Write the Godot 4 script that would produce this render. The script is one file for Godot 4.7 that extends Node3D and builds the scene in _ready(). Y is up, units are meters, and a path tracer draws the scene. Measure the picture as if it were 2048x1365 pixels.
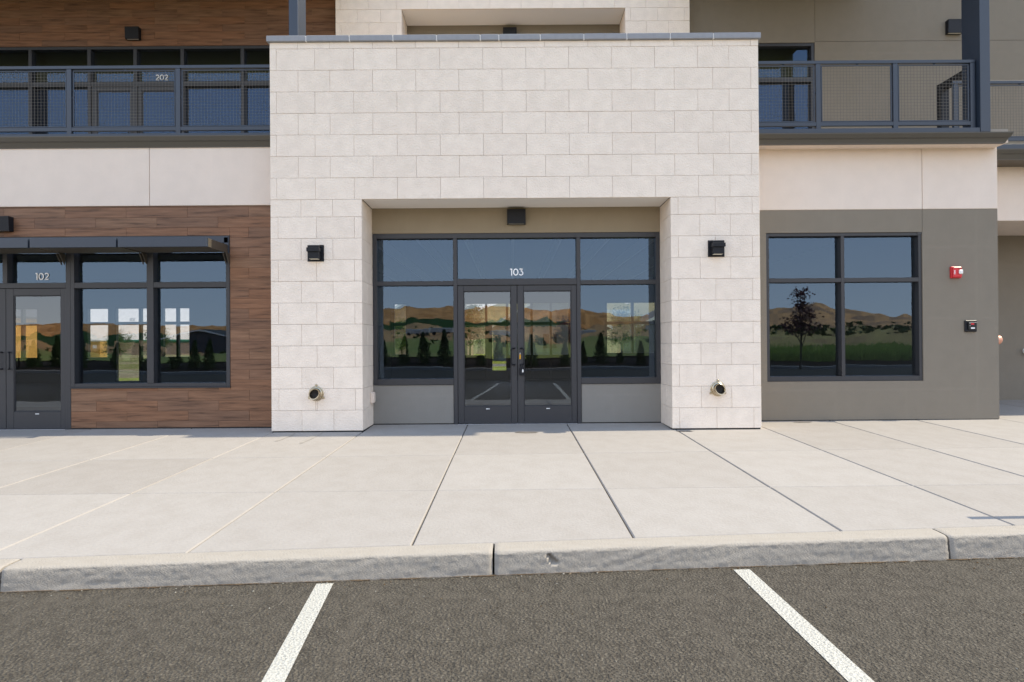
extends Node3D

# ------------------------------------------------------------------ helpers
var rng := RandomNumberGenerator.new()
var M := {}
var cache := {}

class MB:
	var v := PackedVector3Array()
	var n := PackedVector3Array()
	var uv := PackedVector2Array()
	var col := PackedColorArray()
	var tint := Color(1, 1, 1)
	var colored := false
	func tri(a: Vector3, b: Vector3, c: Vector3, out := Vector3.ZERO):
		var nn := (b - a).cross(c - a).normalized()
		if out != Vector3.ZERO and nn.dot(out) < 0:
			var t := b
			b = c
			c = t
			nn = -nn
		for p in [a, c, b]:
			v.append(p)
			n.append(nn)
			uv.append(Vector2(p.x, p.y))
			col.append(tint)
	func quad(a: Vector3, b: Vector3, c: Vector3, d: Vector3, out := Vector3.ZERO):
		var nn := (c - a).cross(d - b).normalized()
		if out != Vector3.ZERO and nn.dot(out) < 0:
			var t := b
			b = d
			d = t
			nn = -nn
		for p in [a, c, b, a, d, c]:
			v.append(p)
			n.append(nn)
			uv.append(Vector2(p.x, p.y))
			col.append(tint)
	func squad(p: Array, q: Array):   # four points with four normals, counter-clockwise seen from outside
		for i in [0, 2, 1, 0, 3, 2]:
			v.append(p[i])
			n.append(q[i])
			uv.append(Vector2(p[i].x, p[i].y))
			col.append(tint)
	func box(lo: Vector3, hi: Vector3):
		cbox(lo, hi, 0.0)
	func cbox(lo: Vector3, hi: Vector3, bev: float):
		var c := (lo + hi) / 2
		var h := (hi - lo) / 2
		var b := minf(bev, 0.45 * minf(h.x, minf(h.y, h.z)) * 2)
		for k in 3:
			for s in [-1, 1]:
				var i := (k + 1) % 3
				var j := (k + 2) % 3
				var ps := []
				for q in [[-1, -1], [1, -1], [1, 1], [-1, 1]]:
					var p := Vector3.ZERO
					p[k] = s * h[k]
					p[i] = q[0] * (h[i] - b)
					p[j] = q[1] * (h[j] - b)
					ps.append(c + p)
				var o := Vector3.ZERO
				o[k] = s
				quad(ps[0], ps[1], ps[2], ps[3], o)
		if b <= 0:
			return
		for k in 3:
			var i := (k + 1) % 3
			var j := (k + 2) % 3
			for si in [-1, 1]:
				for sj in [-1, 1]:
					var ps := []
					for q in [[0, -1], [0, 1], [1, 1], [1, -1]]:
						var p := Vector3.ZERO
						p[k] = q[1] * (h[k] - b)
						p[i] = si * (h[i] - (b if q[0] == 1 else 0.0))
						p[j] = sj * (h[j] - (b if q[0] == 0 else 0.0))
						ps.append(c + p)
					var o := Vector3.ZERO
					o[i] = si
					o[j] = sj
					quad(ps[0], ps[1], ps[2], ps[3], o)
		for sx in [-1, 1]:
			for sy in [-1, 1]:
				for sz in [-1, 1]:
					var g := Vector3(sx * h.x, sy * h.y, sz * h.z)
					tri(c + g - Vector3(0, sy * b, sz * b), c + g - Vector3(sx * b, 0, sz * b), c + g - Vector3(sx * b, sy * b, 0), Vector3(sx, sy, sz))
	func tube(a: Vector3, b: Vector3, ra: float, rb: float, sides := 8, caps := true):
		var d := (b - a).normalized()
		var x := d.cross(Vector3.UP if absf(d.y) < 0.9 else Vector3.RIGHT).normalized()
		var y := d.cross(x)
		for i in sides:
			var t0 := TAU * i / sides
			var t1 := TAU * (i + 1) / sides
			var n0 := x * cos(t0) + y * sin(t0)
			var n1 := x * cos(t1) + y * sin(t1)
			squad([a + n0 * ra, a + n1 * ra, b + n1 * rb, b + n0 * rb], [n0, n1, n1, n0])
			if caps:
				tri(a, a + n0 * ra, a + n1 * ra, -d)
				tri(b, b + n0 * rb, b + n1 * rb, d)
	func path(ps: Array, r: float, sides := 8):
		for i in ps.size() - 1:
			tube(ps[i], ps[i + 1], r, r, sides)
	func lathe(profile: Array, sides: int, at: Vector3, bend := 0.0):   # profile of (radius, z), turned about z, outside on the left of the way
		for k in profile.size() - 1:
			var p: Vector2 = profile[k]
			var q: Vector2 = profile[k + 1]
			var dn := Vector2(q.y - p.y, -(q.x - p.x)).normalized()
			for i in sides:
				var t0 := TAU * i / sides
				var t1 := TAU * (i + 1) / sides
				var e0 := Vector3(cos(t0), sin(t0), 0)
				var e1 := Vector3(cos(t1), sin(t1), 0)
				var z := Vector3(0, 0, 1)
				var n0 := e0 * dn.x + z * dn.y
				var n1 := e1 * dn.x + z * dn.y
				squad([at + e0 * p.x + z * (p.y - bend * p.y * sin(t0)), at + e1 * p.x + z * (p.y - bend * p.y * sin(t1)), at + e1 * q.x + z * (q.y - bend * q.y * sin(t1)), at + e0 * q.x + z * (q.y - bend * q.y * sin(t0))], [n0, n1, n1, n0])
	func lay_uv(su: float, sv: float, ou: float, ov: float):
		for i in v.size():
			uv[i] = Vector2(v[i].x * su + ou, v[i].y * sv + ov)
	func mesh() -> ArrayMesh:
		var a := []
		a.resize(Mesh.ARRAY_MAX)
		a[Mesh.ARRAY_VERTEX] = v
		a[Mesh.ARRAY_NORMAL] = n
		a[Mesh.ARRAY_TEX_UV] = uv
		if colored:
			a[Mesh.ARRAY_COLOR] = col
		var m := ArrayMesh.new()
		m.add_surface_from_arrays(Mesh.PRIMITIVE_TRIANGLES, a)
		return m

func tag(o: Node3D, label := "", category := "", group := "", kind := ""):
	if label: o.set_meta("label", label)
	if category: o.set_meta("category", category)
	if group: o.set_meta("group", group)
	if kind: o.set_meta("kind", kind)

func put(mesh: Mesh, called: String, mat: Material, parent: Node3D = self, at := Vector3.ZERO) -> MeshInstance3D:
	var o := MeshInstance3D.new()
	o.name = called
	o.mesh = mesh
	o.material_override = mat
	o.position = at
	parent.add_child(o, true)
	return o

func base(called: String, at := Vector3.ZERO) -> Node3D:
	var o := Node3D.new()
	o.name = called
	o.position = at
	add_child(o, true)
	return o

func boxm(lo: Vector3, hi: Vector3, bev := 0.0) -> ArrayMesh:
	var b := MB.new()
	b.cbox(lo, hi, bev)
	return b.mesh()

func bx(called: String, mat: Material, parent: Node3D, x0: float, x1: float, y0: float, y1: float, z0: float, z1: float, bev := 0.0) -> MeshInstance3D:
	return put(boxm(Vector3(x0, y0, z0), Vector3(x1, y1, z1), bev), called, mat, parent)

func copy_of(o: Node3D, at: Vector3, turn := 0.0, size := 1.0) -> Node3D:
	var c: Node3D = o.duplicate()
	c.name = o.name
	add_child(c, true)
	c.position = at
	c.rotation.y = turn
	c.scale = Vector3.ONE * size
	return c

# ------------------------------------------------------------------ materials
func lin(r: float, g: float, b: float) -> Color:
	return Color(r, g, b).linear_to_srgb()

func noise(freq: float, oct: int, kind := FastNoiseLite.TYPE_SIMPLEX_SMOOTH, s := 1, warp := 0.0) -> FastNoiseLite:
	var f := FastNoiseLite.new()
	f.seed = s
	f.noise_type = kind
	f.frequency = freq
	f.fractal_octaves = oct
	f.fractal_type = FastNoiseLite.FRACTAL_FBM if oct > 1 else FastNoiseLite.FRACTAL_NONE
	if warp > 0:
		f.domain_warp_enabled = true
		f.domain_warp_amplitude = warp
		f.domain_warp_frequency = freq * 0.7
	return f

func ntex(size: int, f: FastNoiseLite, stops: Array) -> NoiseTexture2D:
	var g := Gradient.new()
	var offs := PackedFloat32Array()
	var cols := PackedColorArray()
	for s in stops:
		offs.append(s[0])
		cols.append(s[1])
	g.offsets = offs
	g.colors = cols
	var t := NoiseTexture2D.new()
	t.width = size
	t.height = size
	t.seamless = true
	t.noise = f
	t.color_ramp = g
	t.generate_mipmaps = false
	return t

func nnorm(size: int, f: FastNoiseLite, strength: float) -> NoiseTexture2D:
	var t := NoiseTexture2D.new()
	t.width = size
	t.height = size
	t.seamless = true
	t.noise = f
	t.as_normal_map = true
	t.bump_strength = strength
	t.generate_mipmaps = false
	return t

func mat(called: String, c: Color, rough := 0.8, metal := 0.0, spec := 0.5) -> StandardMaterial3D:
	var m := StandardMaterial3D.new()
	m.resource_name = called
	m.albedo_color = c
	m.roughness = rough
	m.metallic = metal
	m.metallic_specular = spec
	M[called] = m
	return m

func tex(m: StandardMaterial3D, alb: Texture2D, nor: Texture2D, scale: Vector3, nscale := 1.0, det: Texture2D = null, dscale := Vector3.ONE, off := Vector3.ZERO):
	m.uv1_triplanar = true
	m.uv1_world_triplanar = true
	m.uv1_scale = scale
	m.uv1_offset = off
	m.uv1_triplanar_sharpness = 8.0
	if alb: m.albedo_texture = alb
	if nor:
		m.normal_enabled = true
		m.normal_texture = nor
		m.normal_scale = nscale
	if det:
		m.detail_enabled = true
		m.detail_blend_mode = BaseMaterial3D.BLEND_MODE_MUL
		m.detail_albedo = det
		m.detail_uv_layer = BaseMaterial3D.DETAIL_UV_2
		m.uv2_triplanar = true
		m.uv2_world_triplanar = true
		m.uv2_scale = dscale
		m.uv2_triplanar_sharpness = 8.0

func materials():
	var fine := nnorm(512, noise(0.09, 4, FastNoiseLite.TYPE_SIMPLEX, 5), 4.0)
	var W := Color(1, 1, 1)
	# cast stone blocks: five casts that differ a little in tone
	var cloud := ntex(1024, noise(0.006, 6, FastNoiseLite.TYPE_SIMPLEX_SMOOTH, 11, 30.0), [[0.2, lin(0.935, 0.932, 0.93)], [0.5, lin(0.97, 0.968, 0.967)], [0.8, lin(1, 1, 1)]])
	var speck := ntex(512, noise(0.16, 3, FastNoiseLite.TYPE_SIMPLEX, 21), [[0.12, lin(0.86, 0.85, 0.83)], [0.3, lin(0.98, 0.98, 0.98)], [0.6, W]])
	for i in 6:
		var k: float = [0.0, 0.008, -0.010, 0.012, -0.018, 0.004][i]
		var m := mat("stone_%d" % i, lin(0.915 + k, 0.797 + k, 0.676 + k * 0.9), 0.85, 0, 0.35)
		tex(m, cloud, fine, Vector3.ONE / 1.7, 0.35, speck, Vector3.ONE / 0.9, Vector3(i * 0.37, i * 0.61, i * 0.23))
	tex(mat("soffit_white", lin(0.93, 0.885, 0.83), 0.9, 0, 0.3), null, fine, Vector3.ONE / 0.5, 0.2)
	tex(mat("mortar", lin(0.42, 0.365, 0.32), 0.95, 0, 0.2), null, fine, Vector3.ONE / 0.5, 0.6)
	# stucco
	var grain := nnorm(1024, noise(0.22, 3, FastNoiseLite.TYPE_SIMPLEX, 7), 6.0)
	var drift := ntex(512, noise(0.008, 5, FastNoiseLite.TYPE_SIMPLEX_SMOOTH, 31, 20.0), [[0.2, lin(0.97, 0.97, 0.97)], [0.5, lin(0.985, 0.985, 0.985)], [0.85, W]])
	var pit := ntex(512, noise(0.2, 2, FastNoiseLite.TYPE_SIMPLEX, 23), [[0.1, lin(0.84, 0.84, 0.84)], [0.4, lin(0.97, 0.97, 0.97)], [0.9, W]])
	tex(mat("white_stucco", lin(0.86, 0.738, 0.635), 0.9, 0, 0.3), drift, grain, Vector3.ONE / 1.3, 0.3, pit, Vector3.ONE / 0.6)
	tex(mat("grey_stucco", lin(0.275, 0.24, 0.192), 0.92, 0, 0.3), drift, grain, Vector3.ONE / 1.1, 0.5, pit, Vector3.ONE / 0.5)
	tex(mat("tan_stucco", lin(0.36, 0.295, 0.205), 0.92, 0, 0.3), drift, grain, Vector3.ONE / 1.1, 0.5, pit, Vector3.ONE / 0.5)
	tex(mat("panel_grey", lin(0.275, 0.26, 0.235), 0.8, 0, 0.4), drift, grain, Vector3.ONE / 1.0, 0.4, pit, Vector3.ONE / 0.5)
	# wood look planks
	var wood := ntex(1024, noise(0.009, 6, FastNoiseLite.TYPE_SIMPLEX, 41, 22.0), [[0.05, lin(0.06, 0.036, 0.028)], [0.22, lin(0.12, 0.071, 0.052)], [0.42, lin(0.148, 0.088, 0.064)], [0.62, lin(0.162, 0.097, 0.071)], [0.85, lin(0.185, 0.114, 0.084)]])
	var woodn := nnorm(512, noise(0.05, 4, FastNoiseLite.TYPE_SIMPLEX, 43), 2.5)
	for i in 7:
		var t: Color = [lin(0.94, 0.92, 0.92), lin(1.0, 0.94, 0.89), lin(0.89, 0.89, 0.92), lin(0.97, 0.99, 1), lin(0.92, 0.89, 0.87), lin(0.84, 0.84, 0.87), lin(1.0, 0.92, 0.86)][i]
		var m := mat("wood_%d" % i, Color(t.srgb_to_linear().r * 1.5, t.srgb_to_linear().g * 1.33, t.srgb_to_linear().b * 1.04).linear_to_srgb(), 0.55, 0, 0.4)
		m.albedo_texture = wood
		m.normal_enabled = true
		m.normal_texture = woodn
		m.normal_scale = 0.35
	mat("grout", lin(0.30, 0.19, 0.135), 0.95, 0, 0.2)
	# metals and paint
	tex(mat("frame_metal", lin(0.034, 0.035, 0.04), 0.42, 0, 0.5), drift, fine, Vector3.ONE / 0.8, 0.05)
	tex(mat("rail_paint", lin(0.021, 0.033, 0.054), 0.38, 0, 0.55), drift, fine, Vector3.ONE / 0.6, 0.1)
	mat("wire", lin(0.13, 0.118, 0.10), 0.5, 0.2, 0.5)
	tex(mat("bronze_metal", lin(0.08, 0.069, 0.053), 0.45, 0.0, 0.5), drift, fine, Vector3.ONE / 0.9, 0.08)
	tex(mat("coping", lin(0.30, 0.305, 0.325), 0.6, 0, 0.5), cloud, fine, Vector3.ONE / 0.7, 0.3, speck, Vector3.ONE / 0.4)
	mat("coping_joint", lin(0.75, 0.74, 0.72), 0.8)
	mat("lamp_black", lin(0.012, 0.013, 0.017), 0.45, 0, 0.35)
	mat("lens", lin(0.75, 0.72, 0.62), 0.3)
	tex(mat("nickel", lin(0.52, 0.45, 0.33), 0.24, 1.0), drift, fine, Vector3.ONE / 0.12, 0.25)
	mat("pipe_dark", lin(0.02, 0.017, 0.014), 0.7)
	mat("red_plastic", lin(0.62, 0.02, 0.03), 0.35)
	mat("clear_plastic", lin(0.8, 0.8, 0.78), 0.15)
	mat("white_paint", lin(0.82, 0.82, 0.8), 0.5)
	mat("number_white", lin(0.95, 0.95, 0.95), 0.6)
	mat("black_rubber", lin(0.012, 0.012, 0.012), 0.7)
	mat("copper", lin(0.62, 0.30, 0.2), 0.45, 0.2)
	mat("yellow_tape", lin(0.75, 0.36, 0.01), 0.5)
	mat("steel", lin(0.45, 0.45, 0.46), 0.35, 0.9)
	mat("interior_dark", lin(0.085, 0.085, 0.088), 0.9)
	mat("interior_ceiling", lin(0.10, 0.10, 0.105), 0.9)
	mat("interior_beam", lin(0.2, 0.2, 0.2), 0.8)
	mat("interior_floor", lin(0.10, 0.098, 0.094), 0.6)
	# coated glass
	var g := mat("glass", Color(1, 1, 1, 0.29), 0.0, 1.0)
	var im := Image.create(8, 8, false, Image.FORMAT_RGBA8)
	im.fill(lin(0.205, 0.29, 0.405))
	g.albedo_texture = ImageTexture.create_from_image(im)
	g.transparency = BaseMaterial3D.TRANSPARENCY_ALPHA
	g.uv1_triplanar = true
	g.uv1_world_triplanar = true
	g.uv1_scale = Vector3.ONE * 0.35
	g.normal_enabled = true
	g.normal_texture = nnorm(512, noise(0.006, 2, FastNoiseLite.TYPE_SIMPLEX_SMOOTH, 77), 24.0)
	g.normal_scale = 0.004
	var g2: StandardMaterial3D = g.duplicate()
	g2.normal_enabled = false
	var im2 := Image.create(8, 8, false, Image.FORMAT_RGBA8)
	im2.fill(lin(0.11, 0.18, 0.29))
	g2.albedo_texture = ImageTexture.create_from_image(im2)
	M["glass_flat"] = g2
	var g3: StandardMaterial3D = g.duplicate()
	var im3 := Image.create(8, 8, false, Image.FORMAT_RGBA8)
	im3.fill(lin(0.33, 0.375, 0.425))
	g3.albedo_texture = ImageTexture.create_from_image(im3)
	M["door_glass"] = g3
	# ground
	var conc := ntex(1024, noise(0.007, 6, FastNoiseLite.TYPE_SIMPLEX_SMOOTH, 51, 25.0), [[0.15, lin(0.94, 0.935, 0.925)], [0.5, lin(0.975, 0.973, 0.97)], [0.85, W]])
	var broom := ntex(1024, noise(0.05, 4, FastNoiseLite.TYPE_SIMPLEX, 53), [[0.2, lin(0.92, 0.91, 0.90)], [0.5, lin(0.97, 0.97, 0.967)], [0.75, W]])
	var broomn := nnorm(1024, noise(0.06, 4, FastNoiseLite.TYPE_SIMPLEX, 57), 3.0)
	for i in 4:
		var k: float = [0.0, 0.010, -0.014, 0.018][i]
		var m := mat("concrete_%d" % i, lin(0.35 + k, 0.322 + k, 0.294 + k), 0.9, 0, 0.3)
		tex(m, conc, broomn, Vector3.ONE / 2.3, 0.25, broom, Vector3(0.22, 1.5, 2.4), Vector3(i * 0.41, 0, i * 0.27))
	var kerbn := nnorm(1024, noise(0.05, 5, FastNoiseLite.TYPE_SIMPLEX, 61), 8.0)
	var m2 := mat("kerb_concrete", lin(0.365, 0.328, 0.282), 0.92, 0, 0.3)
	tex(m2, conc, kerbn, Vector3(0.8, 3.0, 2.0), 0.38, speck, Vector3.ONE / 0.5)
	mat("joint_dark", lin(0.12, 0.105, 0.09), 0.95)
	var aggr := ntex(1024, noise(0.15, 3, FastNoiseLite.TYPE_CELLULAR, 71), [[0.0, lin(0.028, 0.025, 0.02)], [0.3, lin(0.062, 0.055, 0.046)], [0.55, lin(0.085, 0.077, 0.064)], [0.8, lin(0.13, 0.12, 0.1)], [1.0, lin(0.2, 0.185, 0.16)]])
	var aggn := nnorm(1024, noise(0.1, 4, FastNoiseLite.TYPE_CELLULAR, 71), 10.0)
	var mott := ntex(1024, noise(0.02, 6, FastNoiseLite.TYPE_SIMPLEX, 73, 20.0), [[0.15, lin(0.74, 0.735, 0.73)], [0.45, lin(0.92, 0.92, 0.915)], [0.7, W]])
	tex(mat("asphalt", lin(1.13, 1.08, 1.01), 0.93, 0, 0.35), aggr, aggn, Vector3.ONE / 1.9, 0.9, mott, Vector3.ONE / 2.7)
	tex(mat("damp_stain", lin(0.17, 0.15, 0.13), 0.8), conc, null, Vector3.ONE)
	tex(mat("faint_stain", lin(0.345, 0.315, 0.28), 0.9), conc, broomn, Vector3.ONE / 2.3, 0.25, broom, Vector3(0.22, 1.5, 2.4))
	tex(mat("dirt", lin(0.105, 0.075, 0.048), 0.95, 0, 0.2), aggr, aggn, Vector3.ONE / 0.7, 0.5)
	M.dirt.albedo_texture = null
	var worn := ntex(1024, noise(0.09, 4, FastNoiseLite.TYPE_SIMPLEX, 79), [[0.13, lin(0.10, 0.095, 0.085)], [0.19, lin(0.40, 0.39, 0.365)], [0.5, lin(0.50, 0.49, 0.465)], [0.9, lin(0.56, 0.55, 0.52)]])
	tex(mat("line_paint", lin(0.9, 0.885, 0.83), 0.8, 0, 0.4), worn, aggn, Vector3.ONE / 1.6, 0.6)
	# land and planting
	var vc := mat("land", W, 0.95, 0, 0.2)
	vc.vertex_color_use_as_albedo = true
	var ft := ntex(512, noise(0.03, 5, FastNoiseLite.TYPE_SIMPLEX, 83), [[0.1, lin(0.55, 0.55, 0.5)], [0.5, lin(0.85, 0.85, 0.82)], [0.9, W]])
	tex(vc, ft, null, Vector3.ONE / 14.0)
	tex(mat("mulch", lin(0.035, 0.025, 0.018), 0.95, 0, 0.2), ft, null, Vector3.ONE / 1.5)
	tex(mat("lawn", lin(0.16, 0.21, 0.035), 0.95, 0, 0.2), ft, null, Vector3.ONE / 3.0)
	var lf := mat("conifer_leaf", lin(0.045, 0.08, 0.022), 0.75, 0, 0.3)
	lf.backlight = Color(0.12, 0.18, 0.05)
	var lf2 := mat("leaf_green", lin(0.07, 0.12, 0.025), 0.6, 0, 0.3)
	lf2.backlight = Color(0.3, 0.4, 0.1)
	var lf3 := mat("leaf_plum", lin(0.15, 0.055, 0.06), 0.6, 0, 0.3)
	lf3.backlight = Color(0.2, 0.06, 0.08)
	var gl := mat("grass_blade", lin(0.30, 0.36, 0.09), 0.8, 0, 0.2)
	gl.backlight = Color(0.25, 0.3, 0.08)
	mat("bark", lin(0.09, 0.065, 0.045), 0.95)
	mat("steel_paint", lin(0.5, 0.49, 0.46), 0.6)
	mat("house_grey", lin(0.16, 0.165, 0.18), 0.85)
	mat("house_slate", lin(0.07, 0.075, 0.085), 0.85)
	mat("house_yellow", lin(0.62, 0.36, 0.09), 0.85)
	mat("house_tan", lin(0.45, 0.33, 0.24), 0.85)
	mat("roof_dark", lin(0.06, 0.055, 0.05), 0.9)
	mat("roof_green", lin(0.03, 0.2, 0.1), 0.5)
	mat("window_dark", lin(0.02, 0.025, 0.03), 0.1)

# ------------------------------------------------------------------ builders
func rect_sub(rects: Array, h: Rect2) -> Array:
	var out := []
	for r: Rect2 in rects:
		if not r.intersects(h):
			out.append(r)
			continue
		var i := r.intersection(h)
		if i.position.x > r.position.x: out.append(Rect2(r.position.x, r.position.y, i.position.x - r.position.x, r.size.y))
		if i.end.x < r.end.x: out.append(Rect2(i.end.x, r.position.y, r.end.x - i.end.x, r.size.y))
		if i.position.y > r.position.y: out.append(Rect2(i.position.x, r.position.y, i.size.x, i.position.y - r.position.y))
		if i.end.y < r.end.y: out.append(Rect2(i.position.x, i.end.y, i.size.x, r.end.y - i.end.y))
	return out

# a stone block whose face looks to +z; deep is how far it goes back
func block(parent: Node3D, x0: float, x1: float, y0: float, y1: float, z: float, turn := 0.0, pivot := Vector3.ZERO, deep := 0.036):
	var g := 0.0016
	var w := x1 - x0 - 2 * g
	var h := y1 - y0 - 2 * g
	if w < 0.01 or h < 0.01:
		return
	var key := "blk%.3f_%.3f_%.3f" % [w, h, deep]
	if not cache.has(key):
		var b := MB.new()
		var e := 0.0022
		var hx := w / 2
		var hy := h / 2
		var F := [Vector3(-hx + e, -hy + e, 0), Vector3(hx - e, -hy + e, 0), Vector3(hx - e, hy - e, 0), Vector3(-hx + e, hy - e, 0)]
		var R := [Vector3(-hx, -hy, -e), Vector3(hx, -hy, -e), Vector3(hx, hy, -e), Vector3(-hx, hy, -e)]
		var K := [Vector3(-hx, -hy, -deep), Vector3(hx, -hy, -deep), Vector3(hx, hy, -deep), Vector3(-hx, hy, -deep)]
		b.quad(F[0], F[1], F[2], F[3], Vector3(0, 0, 1))
		for i in 4:
			var j := (i + 1) % 4
			var o: Vector3 = (R[i] + R[j]) / 2
			o.z = 0
			b.quad(F[i], F[j], R[j], R[i], o.normalized() + Vector3(0, 0, 1))
			b.quad(R[i], R[j], K[j], K[i], o)
		cache[key] = b.mesh()
	var o := put(cache[key], "stone_block", M["stone_%d" % rng.randi_range(0, 5)], parent)
	var p := Vector3((x0 + x1) / 2, (y0 + y1) / 2, z + rng.randf_range(-0.0018, 0.0018))
	o.rotation.y = turn
	o.position = pivot + (Basis(Vector3.UP, turn) * p)
	o.rotation += Vector3(rng.randf_range(-1, 1) * 0.002, rng.randf_range(-1, 1) * 0.0015, rng.randf_range(-1, 1) * 0.0015)

func row(parent: Node3D, xs: Array, y0: float, y1: float, z: float, turn := 0.0, pivot := Vector3.ZERO, first := 0.036, last := 0.036):
	for i in xs.size() - 1:
		block(parent, xs[i], xs[i + 1], y0, y1, z, turn, pivot, first if i == 0 else (last if i == xs.size() - 2 else 0.036))

# one stone front with its opening: both storeys have the same one
func stone_front(B: Node3D, called: String, z: float, y_floor: float, base_rows: int, row_h: float, y_short: float, y_soffit: float, rows_above: int, recess: float, side_deep: float):
	var w := MB.new()
	var top := y_soffit + rows_above * 0.308
	for q in [[-3.40, -2.164], [2.309, 3.512]]:
		w.box(Vector3(q[0], y_floor, z - recess - 0.03), Vector3(q[1], y_soffit + 0.03, z - 0.034))
	w.box(Vector3(-3.40, y_soffit + 0.03, z - 0.42), Vector3(3.512, top + 0.09, z - 0.034))
	var o := put(w.mesh(), called, M.mortar, B)
	var lA := [-3.433, -3.324, -2.779, -2.237, -2.13]
	var lB := [-3.433, -2.997, -2.545, -2.13]
	var rA := [2.275, 2.382, 2.911, 3.438, 3.545]
	var rB := [2.275, 2.691, 3.126, 3.545]
	var fA := [-3.433, -3.340, -2.79, -2.236, -1.618, -1.004, -0.389, 0.226, 0.837, 1.451, 2.064, 2.677, 3.124, 3.545]
	var fB := [-3.433, -3.030, -2.575, -1.964, -1.347, -0.733, -0.117, 0.497, 1.112, 1.726, 2.341, 2.891, 3.436, 3.545]
	var ys := []
	for k in base_rows + 1: ys.append(y_short - (base_rows - k) * row_h)
	ys.append(y_soffit)
	if z > -1.0: ys[0] += 0.013
	for k in ys.size() - 1:
		var even: bool = posmod(base_rows - k, 2) == 0
		var jl := recess if not even else 0.29
		var jr := recess if even else 0.29
		row(o, lB if even else lA, ys[k], ys[k + 1], z, 0, Vector3.ZERO, side_deep if even else 0.29, jl)
		row(o, rA if even else rB, ys[k], ys[k + 1], z, 0, Vector3.ZERO, jr, side_deep if even else 0.29)
		# the inner sides of the piers
		if even: block(o, 0.292, recess, ys[k], ys[k + 1], 0, PI / 2, Vector3(-2.13, 0, z))
		else: block(o, -recess, -0.292, ys[k], ys[k + 1], 0, -PI / 2, Vector3(2.275, 0, z))
	for k in rows_above:
		var y := y_soffit + k * 0.308
		row(o, fA if k % 2 == 0 else fB, y, y + 0.308, z, 0, Vector3.ZERO, 0.29 if k % 2 == 0 else side_deep, 0.29 if k % 2 else side_deep)
	return o

func planks(parent: Node3D, x0: float, x1: float, y0: float, y1: float, z: float, line: float, joint: float, parity: int, holes: Array):
	var pitch := 0.1522
	var lng := 0.9144
	var k0 := int(floor((y0 - line) / pitch))
	var k1 := int(ceil((y1 - line) / pitch))
	for k in range(k0, k1):
		var ya := maxf(line + k * pitch, y0)
		var yb := minf(line + (k + 1) * pitch, y1)
		if yb - ya < 0.01: continue
		var off := joint + (lng / 2 if posmod(k + parity, 2) == 1 else 0.0)
		var j0 := int(floor((x0 - off) / lng))
		var j1 := int(ceil((x1 - off) / lng))
		for j in range(j0, j1):
			var xa := maxf(off + j * lng, x0)
			var xb := minf(off + (j + 1) * lng, x1)
			if xb - xa < 0.01: continue
			var rects := [Rect2(xa, ya, xb - xa, yb - ya)]
			for h in holes: rects = rect_sub(rects, h)
			var m: Material = M["wood_%d" % rng.randi_range(0, 6)]
			var ou := rng.randf() * 7
			var ov := rng.randf() * 7
			var dz := rng.randf_range(-0.0008, 0.0008)
			for r: Rect2 in rects:
				if r.size.x < 0.008 or r.size.y < 0.008: continue
				var b := MB.new()
				var g := 0.0013
				b.cbox(Vector3(r.position.x + g, r.position.y + g, z - 0.012), Vector3(r.end.x - g, r.end.y - g, z + dz), 0.0012)
				b.lay_uv(0.12, 1.5, ou, ov)
				put(b.mesh(), "wood_plank", m, parent)

func pane(parent: Node3D, x0: float, x1: float, y0: float, y1: float, z: float):
	var b := MB.new()
	var ti := rng.randf_range(-0.0012, 0.0012)
	var tj := rng.randf_range(-0.0015, 0.0015)
	b.quad(Vector3(x0, y0, z + ti - tj), Vector3(x1, y0, z - ti - tj), Vector3(x1, y1, z - ti + tj), Vector3(x0, y1, z + ti + tj), Vector3(0, 0, 1))
	return put(b.mesh(), "glass_pane", M.glass_flat if y0 > 4 or z < -5 else M.glass, parent)

func bar(parent: Node3D, called: String, x0: float, x1: float, y0: float, y1: float, zf: float, deep := 0.115):
	return bx(called, M.frame_metal, parent, x0, x1, y0, y1, zf - deep, zf, 0.003)

func perimeter(x0: float, x1: float, y0: float, y1: float, zf: float, w: float, deep := 0.115, top := -1.0, bottom := -1.0) -> ArrayMesh:
	var b := MB.new()
	var t := w if top < 0 else top
	var u := w if bottom < 0 else bottom
	b.cbox(Vector3(x0, y0, zf - deep), Vector3(x0 + w, y1, zf), 0.003)
	b.cbox(Vector3(x1 - w, y0, zf - deep), Vector3(x1, y1, zf), 0.003)
	b.cbox(Vector3(x0 + w, y1 - t, zf - deep), Vector3(x1 - w, y1, zf - 0.002), 0.003)
	if u > 0:
		b.cbox(Vector3(x0 + w, y0, zf - deep), Vector3(x1 - w, y0 + u, zf - 0.002), 0.003)
	return b.mesh()

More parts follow.
